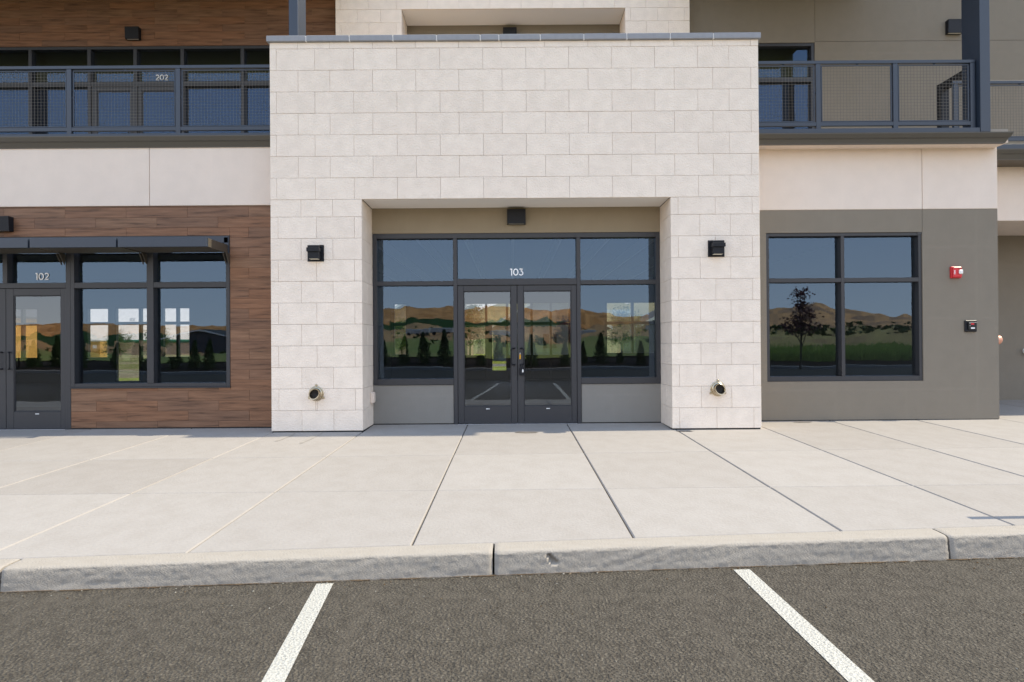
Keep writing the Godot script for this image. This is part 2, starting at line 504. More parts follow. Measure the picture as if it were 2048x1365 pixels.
# a glazed aluminium door leaf; side -1: its pull near the right edge, 1: near the left edge
func door(parent: Node3D, x0: float, x1: float, y0: float, y1: float, lx0: float, lx1: float, ly0: float, ly1: float, z: float, side: int, pull := true):
	var b := MB.new()
	var d := 0.045
	b.cbox(Vector3(x0, y0, z - d), Vector3(lx0, y1, z), 0.004)
	b.cbox(Vector3(lx1, y0, z - d), Vector3(x1, y1, z), 0.004)
	b.cbox(Vector3(lx0, ly1, z - d), Vector3(lx1, y1, z - 0.002), 0.004)
	b.cbox(Vector3(lx0, y0, z - d), Vector3(lx1, ly0, z - 0.002), 0.004)
	# glazing bead
	for q in [[lx0, lx0 + 0.012, ly0, ly1], [lx1 - 0.012, lx1, ly0, ly1], [lx0 + 0.012, lx1 - 0.012, ly1 - 0.012, ly1], [lx0 + 0.012, lx1 - 0.012, ly0, ly0 + 0.012]]:
		b.cbox(Vector3(q[0], q[2], z - 0.03), Vector3(q[1], q[3], z - 0.012), 0.003)
	var o := put(b.mesh(), "door", M.frame_metal, parent)
	var lite = pane(o, lx0 + 0.004, lx1 - 0.004, ly0 + 0.004, ly1 - 0.004, z - 0.024)
	if y0 < 4: lite.material_override = M.door_glass
	bx("label_plate", M.white_paint, o, (lx0 + lx1) / 2 - 0.028, (lx0 + lx1) / 2 + 0.028, ly0 - 0.035 - (y0 - 0.014), ly0 - 0.024 - (y0 - 0.014), z, z + 0.002)
	if pull:
		var cx := (lx1 + x1) / 2 + 0.005 if side < 0 else (lx0 + x0) / 2 - 0.005
		var off := 0.052 * side
		var ps := []
		var yt := y0 + 1.148
		var yb := y0 + 0.898
		for p in [[0.0, yt, 0.0], [0.0, yt, 0.022], [off * 0.55, yt, 0.052], [off * 0.9, yt - 0.012, 0.06], [off, yt - 0.03, 0.06], [off, yb + 0.03, 0.06], [off * 0.9, yb + 0.012, 0.06], [off * 0.55, yb, 0.052], [0.0, yb, 0.022], [0.0, yb, 0.0]]:
			ps.append(Vector3(cx + p[0], p[1], z + p[2]))
		var h := MB.new()
		h.path(ps, 0.0105, 10)
		put(h.mesh(), "handle", M.lamp_black, o)
	return o

func lettering(parent: Node3D, text: String, x: float, y: float, z: float, cap: float, m: Material) -> MeshInstance3D:
	var f := SystemFont.new()
	f.font_names = PackedStringArray(["Droid Sans"])
	f.font_weight = 700
	var t := TextMesh.new()
	t.text = text
	t.font = f
	t.font_size = 64
	t.pixel_size = cap / (64 * 0.714)
	t.depth = 0.003
	t.horizontal_alignment = HORIZONTAL_ALIGNMENT_CENTER
	t.vertical_alignment = VERTICAL_ALIGNMENT_CENTER
	return put(t, "lettering", m, parent, Vector3(x, y, z))

# suite numbers in the round, even stroke of the vinyl figures on the glass
func number(parent: Node3D, text: String, x: float, y: float, z: float, cap: float, m: Material, flip := false):
	var b := MB.new()
	var sw := 0.078   # half a stroke
	var pen := 0.0
	var strokes := []
	for ch in text:
		var p := []
		var adv := 0.8
		match ch:
			"1":
				strokes.append([Vector2(pen - 0.02, 1 - sw), Vector2(pen + 0.122, 1 - sw)])
				p = [Vector2(0.2, 1.0), Vector2(0.2, 0.0)]
				adv = 0.42
			"0":
				for k in 41: p.append(Vector2(0.37 + 0.31 * cos(TAU * k / 40), 0.5 + (0.5 - sw) * sin(TAU * k / 40)))
				adv = 0.84
			"2":
				for k in 17:
					var a := deg_to_rad(158 - 190.0 * k / 16)
					p.append(Vector2(0.3 + 0.245 * cos(a), 0.69 + 0.242 * sin(a)))
				p.append(Vector2(0.06, 0.08))
				strokes.append([Vector2(pen + 0.02, sw), Vector2(pen + 0.6, sw)])
				adv = 0.74
			"3":
				strokes.append([Vector2(pen + 0.05, 1 - sw), Vector2(pen + 0.56, 1 - sw)])
				strokes.append([Vector2(pen + 0.52, 0.93), Vector2(pen + 0.26, 0.6)])
				for k in 17:
					var a := deg_to_rad(92 - 245.0 * k / 16)
					p.append(Vector2(0.28 + 0.265 * cos(a), 0.328 + 0.26 * sin(a)))
				adv = 0.76
		var q := []
		for e: Vector2 in p: q.append(e + Vector2(pen, 0))
		strokes.append(q)
		pen += adv
	var w := pen - 0.1
	for q in strokes:
		for k in q.size() - 1:
			var d: Vector2 = (q[k + 1] - q[k]).normalized()
			var n := Vector2(-d.y, d.x) * sw
			var e0: Vector2 = q[k] - d * (0.01 if q.size() > 2 else 0.0)
			var e1: Vector2 = q[k + 1] + d * (0.01 if q.size() > 2 else 0.0)
			var c := []
			for e: Vector2 in [e0 - n, e1 - n, e1 + n, e0 + n]:
				c.append(Vector3((e.x - w / 2) * cap * (-1.0 if flip else 1.0), (e.y - 0.5) * cap, 0.0004 * (k % 2)))
			b.quad(c[0], c[1], c[2], c[3], Vector3.BACK)
	return put(b.mesh(), "suite_number", m, parent, Vector3(x, y, z))

func wall_pack(at: Vector3, w: float, h: float, label: String):
	var o := base("wall_lamp", at)
	tag(o, label, "wall lamp", "black box wall lamps")
	var b := MB.new()
	var d := 0.095
	var hx := w / 2
	# housing with a face that leans in towards the bottom
	var A := [Vector3(-hx, h / 2, 0), Vector3(hx, h / 2, 0), Vector3(hx, h / 2, d), Vector3(-hx, h / 2, d)]
	var B := [Vector3(-hx, -h / 2, 0), Vector3(hx, -h / 2, 0), Vector3(hx, -h / 2, d - 0.012), Vector3(-hx, -h / 2, d - 0.012)]
	b.quad(A[0], A[1], A[2], A[3], Vector3.UP)
	b.quad(A[3], A[2], B[2], B[3], Vector3.BACK)
	b.quad(A[0], A[3], B[3], B[0], Vector3.LEFT)
	b.quad(A[1], A[2], B[2], B[1], Vector3.RIGHT)
	var m := 0.022
	for q in [[-hx, hx, 0.0, 0.03], [-hx, hx, d - 0.012 - m * 0.5, d - 0.012], [-hx, -hx + m, 0.03, d - 0.012 - m], [hx - m, hx, 0.03, d - 0.012 - m]]:
		b.quad(Vector3(q[0], -h / 2, q[2]), Vector3(q[1], -h / 2, q[2]), Vector3(q[1], -h / 2, q[3]), Vector3(q[0], -h / 2, q[3]), Vector3.DOWN)
	put(b.mesh(), "housing", M.lamp_black, o)
	bx("lens", M.lens, o, -hx + m, hx - m, -h / 2 + 0.003, -h / 2 + 0.02, 0.03, d - 0.012 - m)
	bx("visor_seam", M.black_rubber, o, -hx - 0.001, hx + 0.001, h / 2 - 0.02, h / 2 - 0.017, 0.01, d + 0.001)
	return o

func sconce(at: Vector3, label: String):
	var o := base("sconce", at)
	tag(o, label, "wall lamp", "square sconces on the stone piers")
	put(boxm(Vector3(-0.117, -0.117, 0), Vector3(0.117, 0.117, 0.014), 0.003), "back_plate", M.lamp_black, o)
	put(boxm(Vector3(-0.078, -0.088, 0.014), Vector3(0.078, 0.098, 0.115), 0.003), "lamp_body", M.lamp_black, o)
	put(boxm(Vector3(-0.089, 0.008, 0.03), Vector3(0.089, 0.062, 0.14), 0.003), "band", M.lamp_black, o)
	put(boxm(Vector3(-0.06, -0.094, 0.03), Vector3(0.06, -0.088, 0.1)), "lens", M.lens, o)
	return o

func spout(at: Vector3, label: String):
	var o := base("drain_spout", at)
	tag(o, label, "drain spout", "roof drain spouts low on the stone piers")
	var b := MB.new()
	b.lathe([Vector2(0.108, 0.0), Vector2(0.108, 0.008), Vector2(0.1, 0.014), Vector2(0.094, 0.014), Vector2(0.09, 0.03), Vector2(0.082, 0.036), Vector2(0.078, 0.04)], 36, Vector3.ZERO)
	put(b.mesh(), "flange", M.nickel, o)
	b = MB.new()
	b.lathe([Vector2(0.078, 0.038), Vector2(0.072, 0.055), Vector2(0.07, 0.08), Vector2(0.072, 0.1), Vector2(0.075, 0.104), Vector2(0.073, 0.108), Vector2(0.064, 0.106), Vector2(0.061, 0.1), Vector2(0.06, 0.02)], 36, Vector3.ZERO, 0.42)
	put(b.mesh(), "spout_mouth", M.nickel, o)
	b = MB.new()
	b.lathe([Vector2(0.061, 0.03), Vector2(0.0, 0.018)], 24, Vector3.ZERO)
	put(b.mesh(), "pipe_bore", M.pipe_dark, o)
	for a in [90.0, 210.0, 330.0]:
		var e := Vector3(cos(deg_to_rad(a)), sin(deg_to_rad(a)), 0)
		b = MB.new()
		b.lathe([Vector2(0.019, 0.0), Vector2(0.019, 0.008), Vector2(0.016, 0.011), Vector2(0.009, 0.011), Vector2(0.008, 0.016), Vector2(0.0, 0.017)], 14, e * 0.117)
		put(b.mesh(), "lug", M.nickel, o)
	return o

# a railing of square tube with welded wire infill between x0 and x1; posts at the given places
func railing(called_label: String, x0: float, x1: float, posts: Array, z: float, y0: float):
	var o := base("balcony_railing", Vector3(0, y0, z))
	tag(o, called_label, "railing", "balcony railings with wire mesh")
	var t := 1.05
	put(boxm(Vector3(x0, t - 0.048, -0.026), Vector3(x1, t, 0.026), 0.003), "top_rail", M.rail_paint, o)
	put(boxm(Vector3(x0, 0.062, -0.019), Vector3(x1, 0.122, 0.019), 0.003), "bottom_rail", M.rail_paint, o)
	for p in posts:
		put(boxm(Vector3(p - 0.036, -0.02, -0.024), Vector3(p + 0.036, t - 0.05, 0.024), 0.003), "post", M.rail_paint, o)
	for i in posts.size() - 1:
		var a: float = posts[i] + 0.05
		var b: float = posts[i + 1] - 0.05
		var lo := 0.128
		var hi := t - 0.064
		var f := MB.new()
		var w := 0.016
		f.cbox(Vector3(a, lo, -0.008), Vector3(b, lo + w, 0.008), 0.002)
		f.cbox(Vector3(a, hi - w, -0.008), Vector3(b, hi, 0.008), 0.002)
		f.cbox(Vector3(a, lo + w, -0.008), Vector3(a + w, hi - w, 0.008), 0.002)
		f.cbox(Vector3(b - w, lo + w, -0.008), Vector3(b, hi - w, 0.008), 0.002)
		# the clips that hold the panel
		for q in [[(a + b) / 2, hi, (a + b) / 2 + 0.03, hi + 0.016], [a - 0.016, (lo + hi) / 2, a, (lo + hi) / 2 + 0.03], [b, (lo + hi) / 2, b + 0.016, (lo + hi) / 2 + 0.03]]:
			f.box(Vector3(q[0], q[1], -0.005), Vector3(q[2], q[3], 0.005))
		var pf := put(f.mesh(), "mesh_panel", M.rail_paint, o)
		var wm := MB.new()
		var n := int(round((b - a) / 0.048))
		var r := 0.0016
		for k in range(1, n):
			var x := a + (b - a) * k / n
			wm.box(Vector3(x - r, lo + w, 0.0), Vector3(x + r, hi - w, 2 * r))
		n = int(round((hi - lo) / 0.048))
		for k in range(1, n):
			var y := lo + (hi - lo) * k / n
			wm.box(Vector3(a + w, y - r, -2 * r), Vector3(b - w, y + r, 0.0))
		var wi := put(wm.mesh(), "wire_mesh", M.wire, pf)
		wi.set_meta("kind", "stuff")
	return o

func sweep_x(b: MB, prof: Array, x0: float, x1: float, x0b: Array = [], x1b: Array = []):   # an open profile of (y, z) swept along x; the ends may be mitred point by point
	for k in prof.size() - 1:
		var p: Vector2 = prof[k]
		var q: Vector2 = prof[k + 1]
		var pa: float = x0b[k] if x0b else x0
		var qa: float = x0b[k + 1] if x0b else x0
		var pb: float = x1b[k] if x1b else x1
		var qb: float = x1b[k + 1] if x1b else x1
		b.quad(Vector3(pa, p.x, p.y), Vector3(pb, p.x, p.y), Vector3(qb, q.x, q.y), Vector3(qa, q.x, q.y), Vector3(0, -(q.y - p.y), q.x - p.x) * -1.0)

func add_leaf(b: MB, at: Vector3, size: float):
	var d := Vector3(rng.randfn(), rng.randfn(), rng.randfn()).normalized()
	var x := d.cross(Vector3(0.3, 1, 0.2)).normalized() * size
	var y := d.cross(x).normalized() * size * rng.randf_range(0.5, 0.9)
	b.quad(at - x, at - y * 0.5, at + x, at + y)

func conifer(label: String, at: Vector3, h: float, r: float, n: int) -> Node3D:
	var o := base("arborvitae", at)
	tag(o, label, "shrub", "arborvitae in a row along the parking lot")
	var t := MB.new()
	t.tube(Vector3.ZERO, Vector3(0, h * 0.8, 0), 0.03, 0.01, 6)
	put(t.mesh(), "trunk", M.bark, o)
	var b := MB.new()
	for i in n:
		var u := pow(rng.randf(), 0.75)
		var rr := r * (1.0 - u * 0.93) * (0.75 + 0.35 * sin(u * 19.0 + i % 5)) * pow(minf(1, u * 7 + 0.35), 0.6)
		var a := rng.randf() * TAU
		var q := rr * sqrt(rng.randf_range(0.35, 1.0))
		add_leaf(b, Vector3(cos(a) * q, u * h, sin(a) * q), 0.05)
	put(b.mesh(), "foliage", M.conifer_leaf, o)
	return o

func leafy(called: String, label: String, cat: String, group: String, at: Vector3, h: float, r: float, n: int, leaf: Material, size: float, airy := 0.0) -> Node3D:
	var o := base(called, at)
	tag(o, label, cat, group)
	var t := MB.new()
	t.tube(Vector3.ZERO, Vector3(0.02, h * 0.45, 0), 0.018 * h, 0.012 * h, 7)
	var tips := []
	for k in 13:
		var a := TAU * k / 13.0 * 2.6
		var y0 := h * (0.28 + 0.03 * k)
		var e := Vector3(cos(a) * r * rng.randf_range(0.4, 0.8), h * rng.randf_range(0.48, 0.92), sin(a) * r * rng.randf_range(0.4, 0.8))
		if k > 9: e = Vector3(e.x * 0.3, h * rng.randf_range(0.88, 1.0), e.z * 0.3)
		t.tube(Vector3(0.02, minf(y0, h * 0.5), 0), e, 0.008 * h, 0.003 * h, 5)
		tips.append(e)
		tips.append(Vector3(0, y0, 0).lerp(e, 0.6))
	put(t.mesh(), "trunk", M.bark, o)
	var b := MB.new()
	for i in n:
		var c: Vector3 = tips[i % tips.size()]
		var s := r * (0.34 - 0.1 * airy)
		add_leaf(b, c + Vector3(rng.randfn(), rng.randfn() * 0.9, rng.randfn()) * s * 0.62, size)
	put(b.mesh(), "crown", leaf, o)
	return o

func house(called: String, label: String, at: Vector3, w: float, d: float, wall_h: float, rise: float, wall: Material, turn := 0.0) -> Node3D:
	var o := base(called, at)
	tag(o, label, "house", "")
	o.rotation.y = turn
	var b := MB.new()
	b.box(Vector3(-w / 2, -0.5, -d / 2), Vector3(w / 2, wall_h, d / 2))
	for s in [-1, 1]:
		b.tri(Vector3(-w / 2, wall_h, s * d / 2), Vector3(w / 2, wall_h, s * d / 2), Vector3(0, wall_h + rise, s * d / 2), Vector3(0, 0, s))
	put(b.mesh(), "wall", wall, o)
	b = MB.new()
	var ov := 0.45
	for s in [-1, 1]:
		var e := Vector3(s * (w / 2 + ov), wall_h - ov * rise / (w / 2), 0)
		var r := Vector3(0, wall_h + rise, 0)
		var z := Vector3(0, 0, d / 2 + ov)
		var t := Vector3(0, 0.18, 0)
		b.quad(e - z + t, e + z + t, r + z + t, r - z + t, Vector3(s, 1, 0))
		b.quad(e - z, e + z, r + z, r - z, Vector3(-s, -1, 0))
		for q in [-1, 1]: b.quad(e + z * q, r + z * q, r + z * q + t, e + z * q + t, Vector3(0, 0, q))
		b.quad(e - z, e + z, e + z + t, e - z + t, Vector3(s, 0, 0))
	var rf := put(b.mesh(), "roof", M.roof_dark, o)
	b = MB.new()
	for s in [-1, 1]:
		for q in [-1, 1]:
			var e := Vector3(s * (w / 2 + ov), wall_h - ov * rise / (w / 2), q * (d / 2 + ov + 0.03))
			var r := Vector3(0, wall_h + rise, q * (d / 2 + ov + 0.03))
			b.quad(e + Vector3(0, -0.06, 0), r + Vector3(0, -0.06, 0), r + Vector3(0, 0.2, 0), e + Vector3(0, 0.2, 0), Vector3(0, 0, q))
	put(b.mesh(), "gable_trim", M.white_paint, rf)
	for s in [-1, 1]:
		for k in 3:
			var x := (k - 1) * w * 0.3
			var wd := put(boxm(Vector3(x - 0.65, 0.95, s * d / 2 - 0.03), Vector3(x + 0.65, 2.3, s * d / 2 + 0.05)), "window", wall, o)
			put(boxm(Vector3(x - 0.55, 1.05, s * d / 2 + 0.02), Vector3(x + 0.55, 2.2, s * d / 2 + 0.06)), "window_pane", M.window_dark, wd)
	return o

func _ready():
	rng.seed = 20
	# ---------------- camera
	var cam := Camera3D.new()
	cam.name = "camera"
	add_child(cam)
	cam.position = Vector3(0, 1.245, 8.3)
	cam.rotation_degrees = Vector3(0.25, 0, 0)
	cam.rotate_object_local(Vector3(0, 0, 1), deg_to_rad(-0.4))
	cam.fov = 60.68
	cam.near = 0.05
	cam.far = 4000
	cam.current = true
	# ---------------- sky, sun, exposure
	var sm := ProceduralSkyMaterial.new()
	sm.sky_top_color = lin(0.34, 0.46, 0.68)
	sm.sky_horizon_color = lin(0.95, 0.92, 0.86)
	sm.sky_curve = 0.2
	sm.ground_bottom_color = lin(0.2, 0.18, 0.15)
	sm.ground_horizon_color = lin(0.4, 0.4, 0.4)
	sm.sun_angle_max = 25.0
	sm.sun_curve = 0.1
	sm.energy_multiplier = 1.0
	var sky := Sky.new()
	sky.sky_material = sm
	var env := Environment.new()
	env.background_mode = Environment.BG_SKY
	env.sky = sky
	env.background_energy_multiplier = 1.45
	env.tonemap_mode = Environment.TONE_MAPPER_LINEAR
	env.tonemap_exposure = 1.65
	env.sdfgi_enabled = true
	env.ssao_enabled = true
	env.ssil_enabled = true
	var we := WorldEnvironment.new()
	we.name = "world_environment"
	we.environment = env
	add_child(we)
	var sun := DirectionalLight3D.new()
	sun.name = "sun"
	add_child(sun)
	var az := deg_to_rad(1.3)
	var el := deg_to_rad(48.0)
	var to_sun := Vector3(cos(el) * cos(az), sin(el), -cos(el) * sin(az))
	sun.look_at_from_position(Vector3.ZERO, -to_sun, Vector3(0, 0, 1))
	sun.light_color = Color(1.0, 0.955, 0.86)
	sun.light_energy = 1.2
	sun.light_angular_distance = 0.5
	sun.shadow_enabled = true
	materials()
	ground()
	building()
	fittings()
	surroundings()

func gy(z: float) -> float:   # the pavement falls away from the building
	return -0.0245 * z

func kerb_z(x: float) -> float:
	return 4.327 - 0.0717 * x

func ay(z: float) -> float:   # the asphalt rises a little away from the kerb
	return -0.262 + 0.012 * (z - 4.5)

func ground():
	var a := MB.new()
	var zs := [3.3, 9.0, 16.0, 21.5]
	for i in 3:
		a.quad(Vector3(-90, ay(zs[i]), zs[i]), Vector3(90, ay(zs[i]), zs[i]), Vector3(90, ay(zs[i + 1]), zs[i + 1]), Vector3(-90, ay(zs[i + 1]), zs[i + 1]), Vector3.UP)
	var o := put(a.mesh(), "asphalt", M.asphalt)
	tag(o, "grey asphalt of the parking lot in front of the kerb", "asphalt", "", "structure")
	# pavement: a dark bed and one slab per field between the joints
	var bed := MB.new()
	bed.quad(Vector3(-22, gy(5.9) - 0.03, 5.9), Vector3(22, gy(2.7) - 0.03, 2.7), Vector3(22, gy(-3.3) - 0.03, -3.3), Vector3(-22, gy(-3.3) - 0.03, -3.3), Vector3.UP)
	var pv := put(bed.mesh(), "pavement", M.joint_dark)
	tag(pv, "pale concrete pavement in large slabs along the building", "pavement", "", "structure")
	var xs := [-13.8, -12.3, -10.8, -9.3, -7.8, -6.3, -4.795, -3.422, -2.14, -0.685, 0.832, 2.33, 3.638, 4.91, 6.245, 7.6, 9.1, 10.6, 12.1, 13.6, 15.1, 16.6]
	for i in xs.size() - 1:
		for k in 3:
			var g := 0.0055
			var x0: float = xs[i] + g
			var x1: float = xs[i + 1] - g
			var za := []   # back left, back right, front right, front left
			for x in [x0, x1]:
				var back: float
				var front: float
				var r1: float = 1.535 - 0.031 * x
				var r2: float = 3.03 - 0.0125 * x
				if k == 0:
					back = -0.9 if x0 < 7.3 else -3.2
					front = r1 - g * 0.5
				elif k == 1:
					back = r1 + g * 0.5
					front = r2 - g * 0.5
				else:
					back = r2 + g * 0.5
					front = kerb_z(x) - 0.004
				za.append([back, front])
			var up := rng.randf_range(-0.0012, 0.0012)
			var p := [Vector3(x0, gy(za[0][0]) + up, za[0][0]), Vector3(x1, gy(za[1][0]) + up, za[1][0]), Vector3(x1, gy(za[1][1]) + up, za[1][1]), Vector3(x0, gy(za[0][1]) + up, za[0][1])]
			var c: Vector3 = (p[0] + p[1] + p[2] + p[3]) / 4
			var b := MB.new()
			var e := 0.008
			var T := []
			for q: Vector3 in p:
				var d := Vector3(signf(c.x - q.x) * e, 0, signf(c.z - q.z) * e)
				T.append(q + d)
			b.quad(T[3], T[2], T[1], T[0], Vector3.UP)
			for q in 4:
				var r := (q + 1) % 4
				var dn := Vector3(0, -e, 0)
				var o2: Vector3 = ((p[q] + p[r]) / 2 - c).normalized()
				b.quad(T[q], T[r], p[r] + dn, p[q] + dn, o2 + Vector3.UP)
				b.quad(p[q] + dn, p[r] + dn, p[r] + dn * 5, p[q] + dn * 5, o2)
			put(b.mesh(), "slab", M["concrete_%d" % rng.randi_range(0, 3)], pv)
	# kerb: cast lengths with a rounded edge and a rough face
	var kb := base("kerb")
	tag(kb, "cast concrete kerb between the pavement and the parking lot", "kerb", "", "structure")
	var rough := noise(1.0, 4, FastNoiseLite.TYPE_SIMPLEX, 91)
	var ks := [-18.0, -9.3, -3.16, -0.131, 3.01, 6.1, 9.2, 15.0, 20.0]
	for i in ks.size() - 1:
		var x0: float = ks[i] + 0.007
		var x1: float = ks[i + 1] - 0.007
		var near: bool = i >= 1 and i <= 5
		var n := int((x1 - x0) / (0.014 if near else 0.2))
		var prof := []   # (out from the back edge, height below the pavement)
		prof.append(Vector2(0.0, -0.02))
		prof.append(Vector2(0.0, -0.004))
		prof.append(Vector2(0.004, 0.0))
		prof.append(Vector2(0.06, 0.001))
		prof.append(Vector2(0.125, 0.0))
		for k in 6:
			var t := PI / 2 * (k + 1) / 6.0
			prof.append(Vector2(0.135 + 0.026 * sin(t), -0.026 + 0.026 * cos(t)))
		for k in 10:
			prof.append(Vector2(0.162 + 0.016 * (k + 1) / 10.0, -0.026 - 0.145 * (k + 1) / 10.0))
		var P := []
		for j in n + 1:
			var x := lerpf(x0, x1, float(j) / n)
			var endr := clampf(minf(x - x0, x1 - x) / 0.025, 0, 1)
			var L := []
			for k in prof.size():
				var q: Vector2 = prof[k]
				var out := q.x
				var y := gy(kerb_z(x) + q.x) + q.y
				if near and k > 4:
					var f := rough.get_noise_2d(x * 1.6, q.y * 60.0) * 0.003 + rough.get_noise_2d(x * 14.0 + 40, q.y * 190.0) * 0.003 + rough.get_noise_2d(x * 4.0 - q.y * 14.0, 9.0) * 0.003
					out += f * clampf((k - 4) / 5.0, 0, 1)
					# a chip broken out of the face
					var dx := x - 0.238
					var yy := -0.045 - q.y
					if yy > -0.006 and yy < 0.04 and dx > -0.012 - 0.0 * yy and dx < 0.012 + yy * 1.0 and dx > yy * 0.45 - 0.012:
						out -= 0.035
				out -= (1 - endr) * (1 - endr) * (0.012 if k > 4 else 0.0)
				y -= (1 - endr) * (1 - endr) * (0.006 if k > 1 and k < 8 else 0.0)
				L.append(Vector3(x, y, kerb_z(x) + out))
			P.append(L)
		var b := MB.new()
		var N := []
		for j in P.size():
			var L := []
			for k in prof.size():
				var du: Vector3 = P[mini(j + 1, n)][k] - P[maxi(j - 1, 0)][k]
				var dv: Vector3 = P[j][mini(k + 1, prof.size() - 1)] - P[j][maxi(k - 1, 0)]
				L.append(dv.cross(du).normalized())
			N.append(L)
		for j in n:
			for k in prof.size() - 1:
				b.squad([P[j][k + 1], P[j + 1][k + 1], P[j + 1][k], P[j][k]], [N[j][k + 1], N[j + 1][k + 1], N[j + 1][k], N[j][k]])
		for j in [0, n]:
			var s := -1 if j == 0 else 1
			for k in prof.size() - 1:
				var bk := Vector3(P[j][0].x, P[j][0].y - 0.17, P[j][0].z)
				b.tri(P[j][k], P[j][k + 1], bk, Vector3(s, 0, 0))
		put(b.mesh(), "kerb_stone", M.kerb_concrete, kb)
	# painted stall lines
	for q in [[-1.24, -1.135, -1.115, -1.012, "left"], [1.452, 1.562, 1.46, 1.573, "right"]]:
		var b := MB.new()
		var z0 := 4.63 if q[0] < 0 else 4.445
		var z1 := 5.75
		var tl := 6.5
		var steps := 8
		for k in steps:
			var t0 := float(k) / steps
			var t1 := float(k + 1) / steps
			var f := tl / (z1 - z0)
			var za := z0 + tl * t0
			var zb := z0 + tl * t1
			var la := lerpf(q[0], q[2], f * t0)
			var ra := lerpf(q[1], q[3], f * t0)
			var lb := lerpf(q[0], q[2], f * t1)
			var rb := lerpf(q[1], q[3], f * t1)
			b.quad(Vector3(la, ay(za) + 0.004, za), Vector3(ra, ay(za - 0.0) + 0.004, za - (0.006 if k == 0 else 0.0)), Vector3(rb, ay(zb) + 0.004, zb), Vector3(lb, ay(zb) + 0.004, zb), Vector3.UP)
		var o2 := put(b.mesh(), "parking_line", M.line_paint)
		tag(o2, "white painted parking line on the asphalt, the %s of the two" % q[4], "parking line", "painted parking lines")
	# water stains on the slabs and the dirt line in the gutter
	for q in [[0.19, 0.13, 0.16, 0.05], [4.42, -0.60, 0.14, 0.05], [-3.1, 0.35, 0.05, 0.32], [-2.72, 0.42, 0.04, 0.38], [2.42, 0.12, 0.12, 0.035]]:
		var sb := MB.new()
		var ring := []
		for k in 22:
			var an := TAU * k / 22
			var w := 1.0 + 0.35 * rough.get_noise_2d(cos(an) * 1.3 + q[0] * 7, sin(an) * 1.3)
			ring.append(Vector3(q[0] + cos(an) * q[2] * w, 0, q[1] + sin(an) * q[3] * w))
		for k in 22:
			var p0: Vector3 = ring[k]
			var p1: Vector3 = ring[(k + 1) % 22]
			var cc := Vector3(q[0], gy(q[1]) + 0.005, q[1])
			sb.tri(cc, Vector3(p0.x, gy(p0.z) + 0.005, p0.z), Vector3(p1.x, gy(p1.z) + 0.005, p1.z), Vector3.UP)
		put(sb.mesh(), "water_stain", M.damp_stain if q[2] > q[3] else M.faint_stain, pv)
	var dl := MB.new()
	for k in 900:
		var x := -4.6 + k * 0.01
		var wa := 0.002 + 0.016 * rough.get_noise_2d(x * 5.0, 3.0) + 0.006 * rough.get_noise_2d(x * 40.0, 8.0)
		var wb := 0.002 + 0.016 * rough.get_noise_2d((x + 0.01) * 5.0, 3.0) + 0.006 * rough.get_noise_2d((x + 0.01) * 40.0, 8.0)
		var za := kerb_z(x) + 0.17
		var zb := kerb_z(x + 0.01) + 0.17
		dl.quad(Vector3(x, ay(za) + 0.006, za), Vector3(x + 0.01, ay(zb) + 0.006, zb), Vector3(x + 0.01, ay(zb) + 0.004, zb + 0.009 + maxf(wb, 0.0)), Vector3(x, ay(za) + 0.004, za + 0.009 + maxf(wa, 0.0)), Vector3.UP)
	tag(put(dl.mesh(), "gutter_dirt", M.dirt), "thin line of brown dirt at the foot of the kerb", "dirt", "", "stuff")
	# loose grit along the foot of the kerb
	var gm := MB.new()
	for i in 260:
		var x := rng.randf_range(-3.6, 3.8)
		var far := pow(rng.randf(), 3.0)
		var z := kerb_z(x) + 0.19 + far * 1.4
		var r := rng.randf_range(0.002, 0.0055) * (1.0 + 0.5 * (1 - far))
		var c := Vector3(x, ay(z) + r * 0.4, z)
		gm.tint = [lin(0.36, 0.34, 0.3), lin(0.1, 0.08, 0.06), lin(0.22, 0.17, 0.12), lin(0.14, 0.09, 0.05)][rng.randi_range(0, 3)].srgb_to_linear()
		var ps := []
		for k in 6:
			var d: Vector3 = [Vector3.RIGHT, Vector3.LEFT, Vector3.UP, Vector3.DOWN, Vector3.BACK, Vector3.FORWARD][k]
			ps.append(c + d * r * rng.randf_range(0.6, 1.3) * (0.6 if k in [2, 3] else 1.0))
		for t in [[0, 2, 4], [0, 2, 5], [0, 3, 4], [0, 3, 5], [1, 2, 4], [1, 2, 5], [1, 3, 4], [1, 3, 5]]:
			gm.tri(ps[t[0]], ps[t[1]], ps[t[2]], (ps[t[0]] + ps[t[1]] + ps[t[2]]) / 3 - c)
	gm.colored = true
	var gr := put(gm.mesh(), "grit", M.land)
	tag(gr, "loose grit and pebbles along the foot of the kerb", "grit", "", "stuff")

func rects_mesh(rects: Array, z0: float, z1: float) -> ArrayMesh:
	var b := MB.new()
	for r: Rect2 in rects:
		b.box(Vector3(r.position.x, r.position.y, z0), Vector3(r.end.x, r.end.y, z1))
	return b.mesh()

func cut(x0: float, x1: float, y0: float, y1: float, holes: Array) -> Array:
	var rs := [Rect2(x0, y0, x1 - x0, y1 - y0)]
	for h in holes: rs = rect_sub(rs, h)
	return rs

func R(x0: float, x1: float, y0: float, y1: float) -> Rect2:
	return Rect2(x0, y0, x1 - x0, y1 - y0)

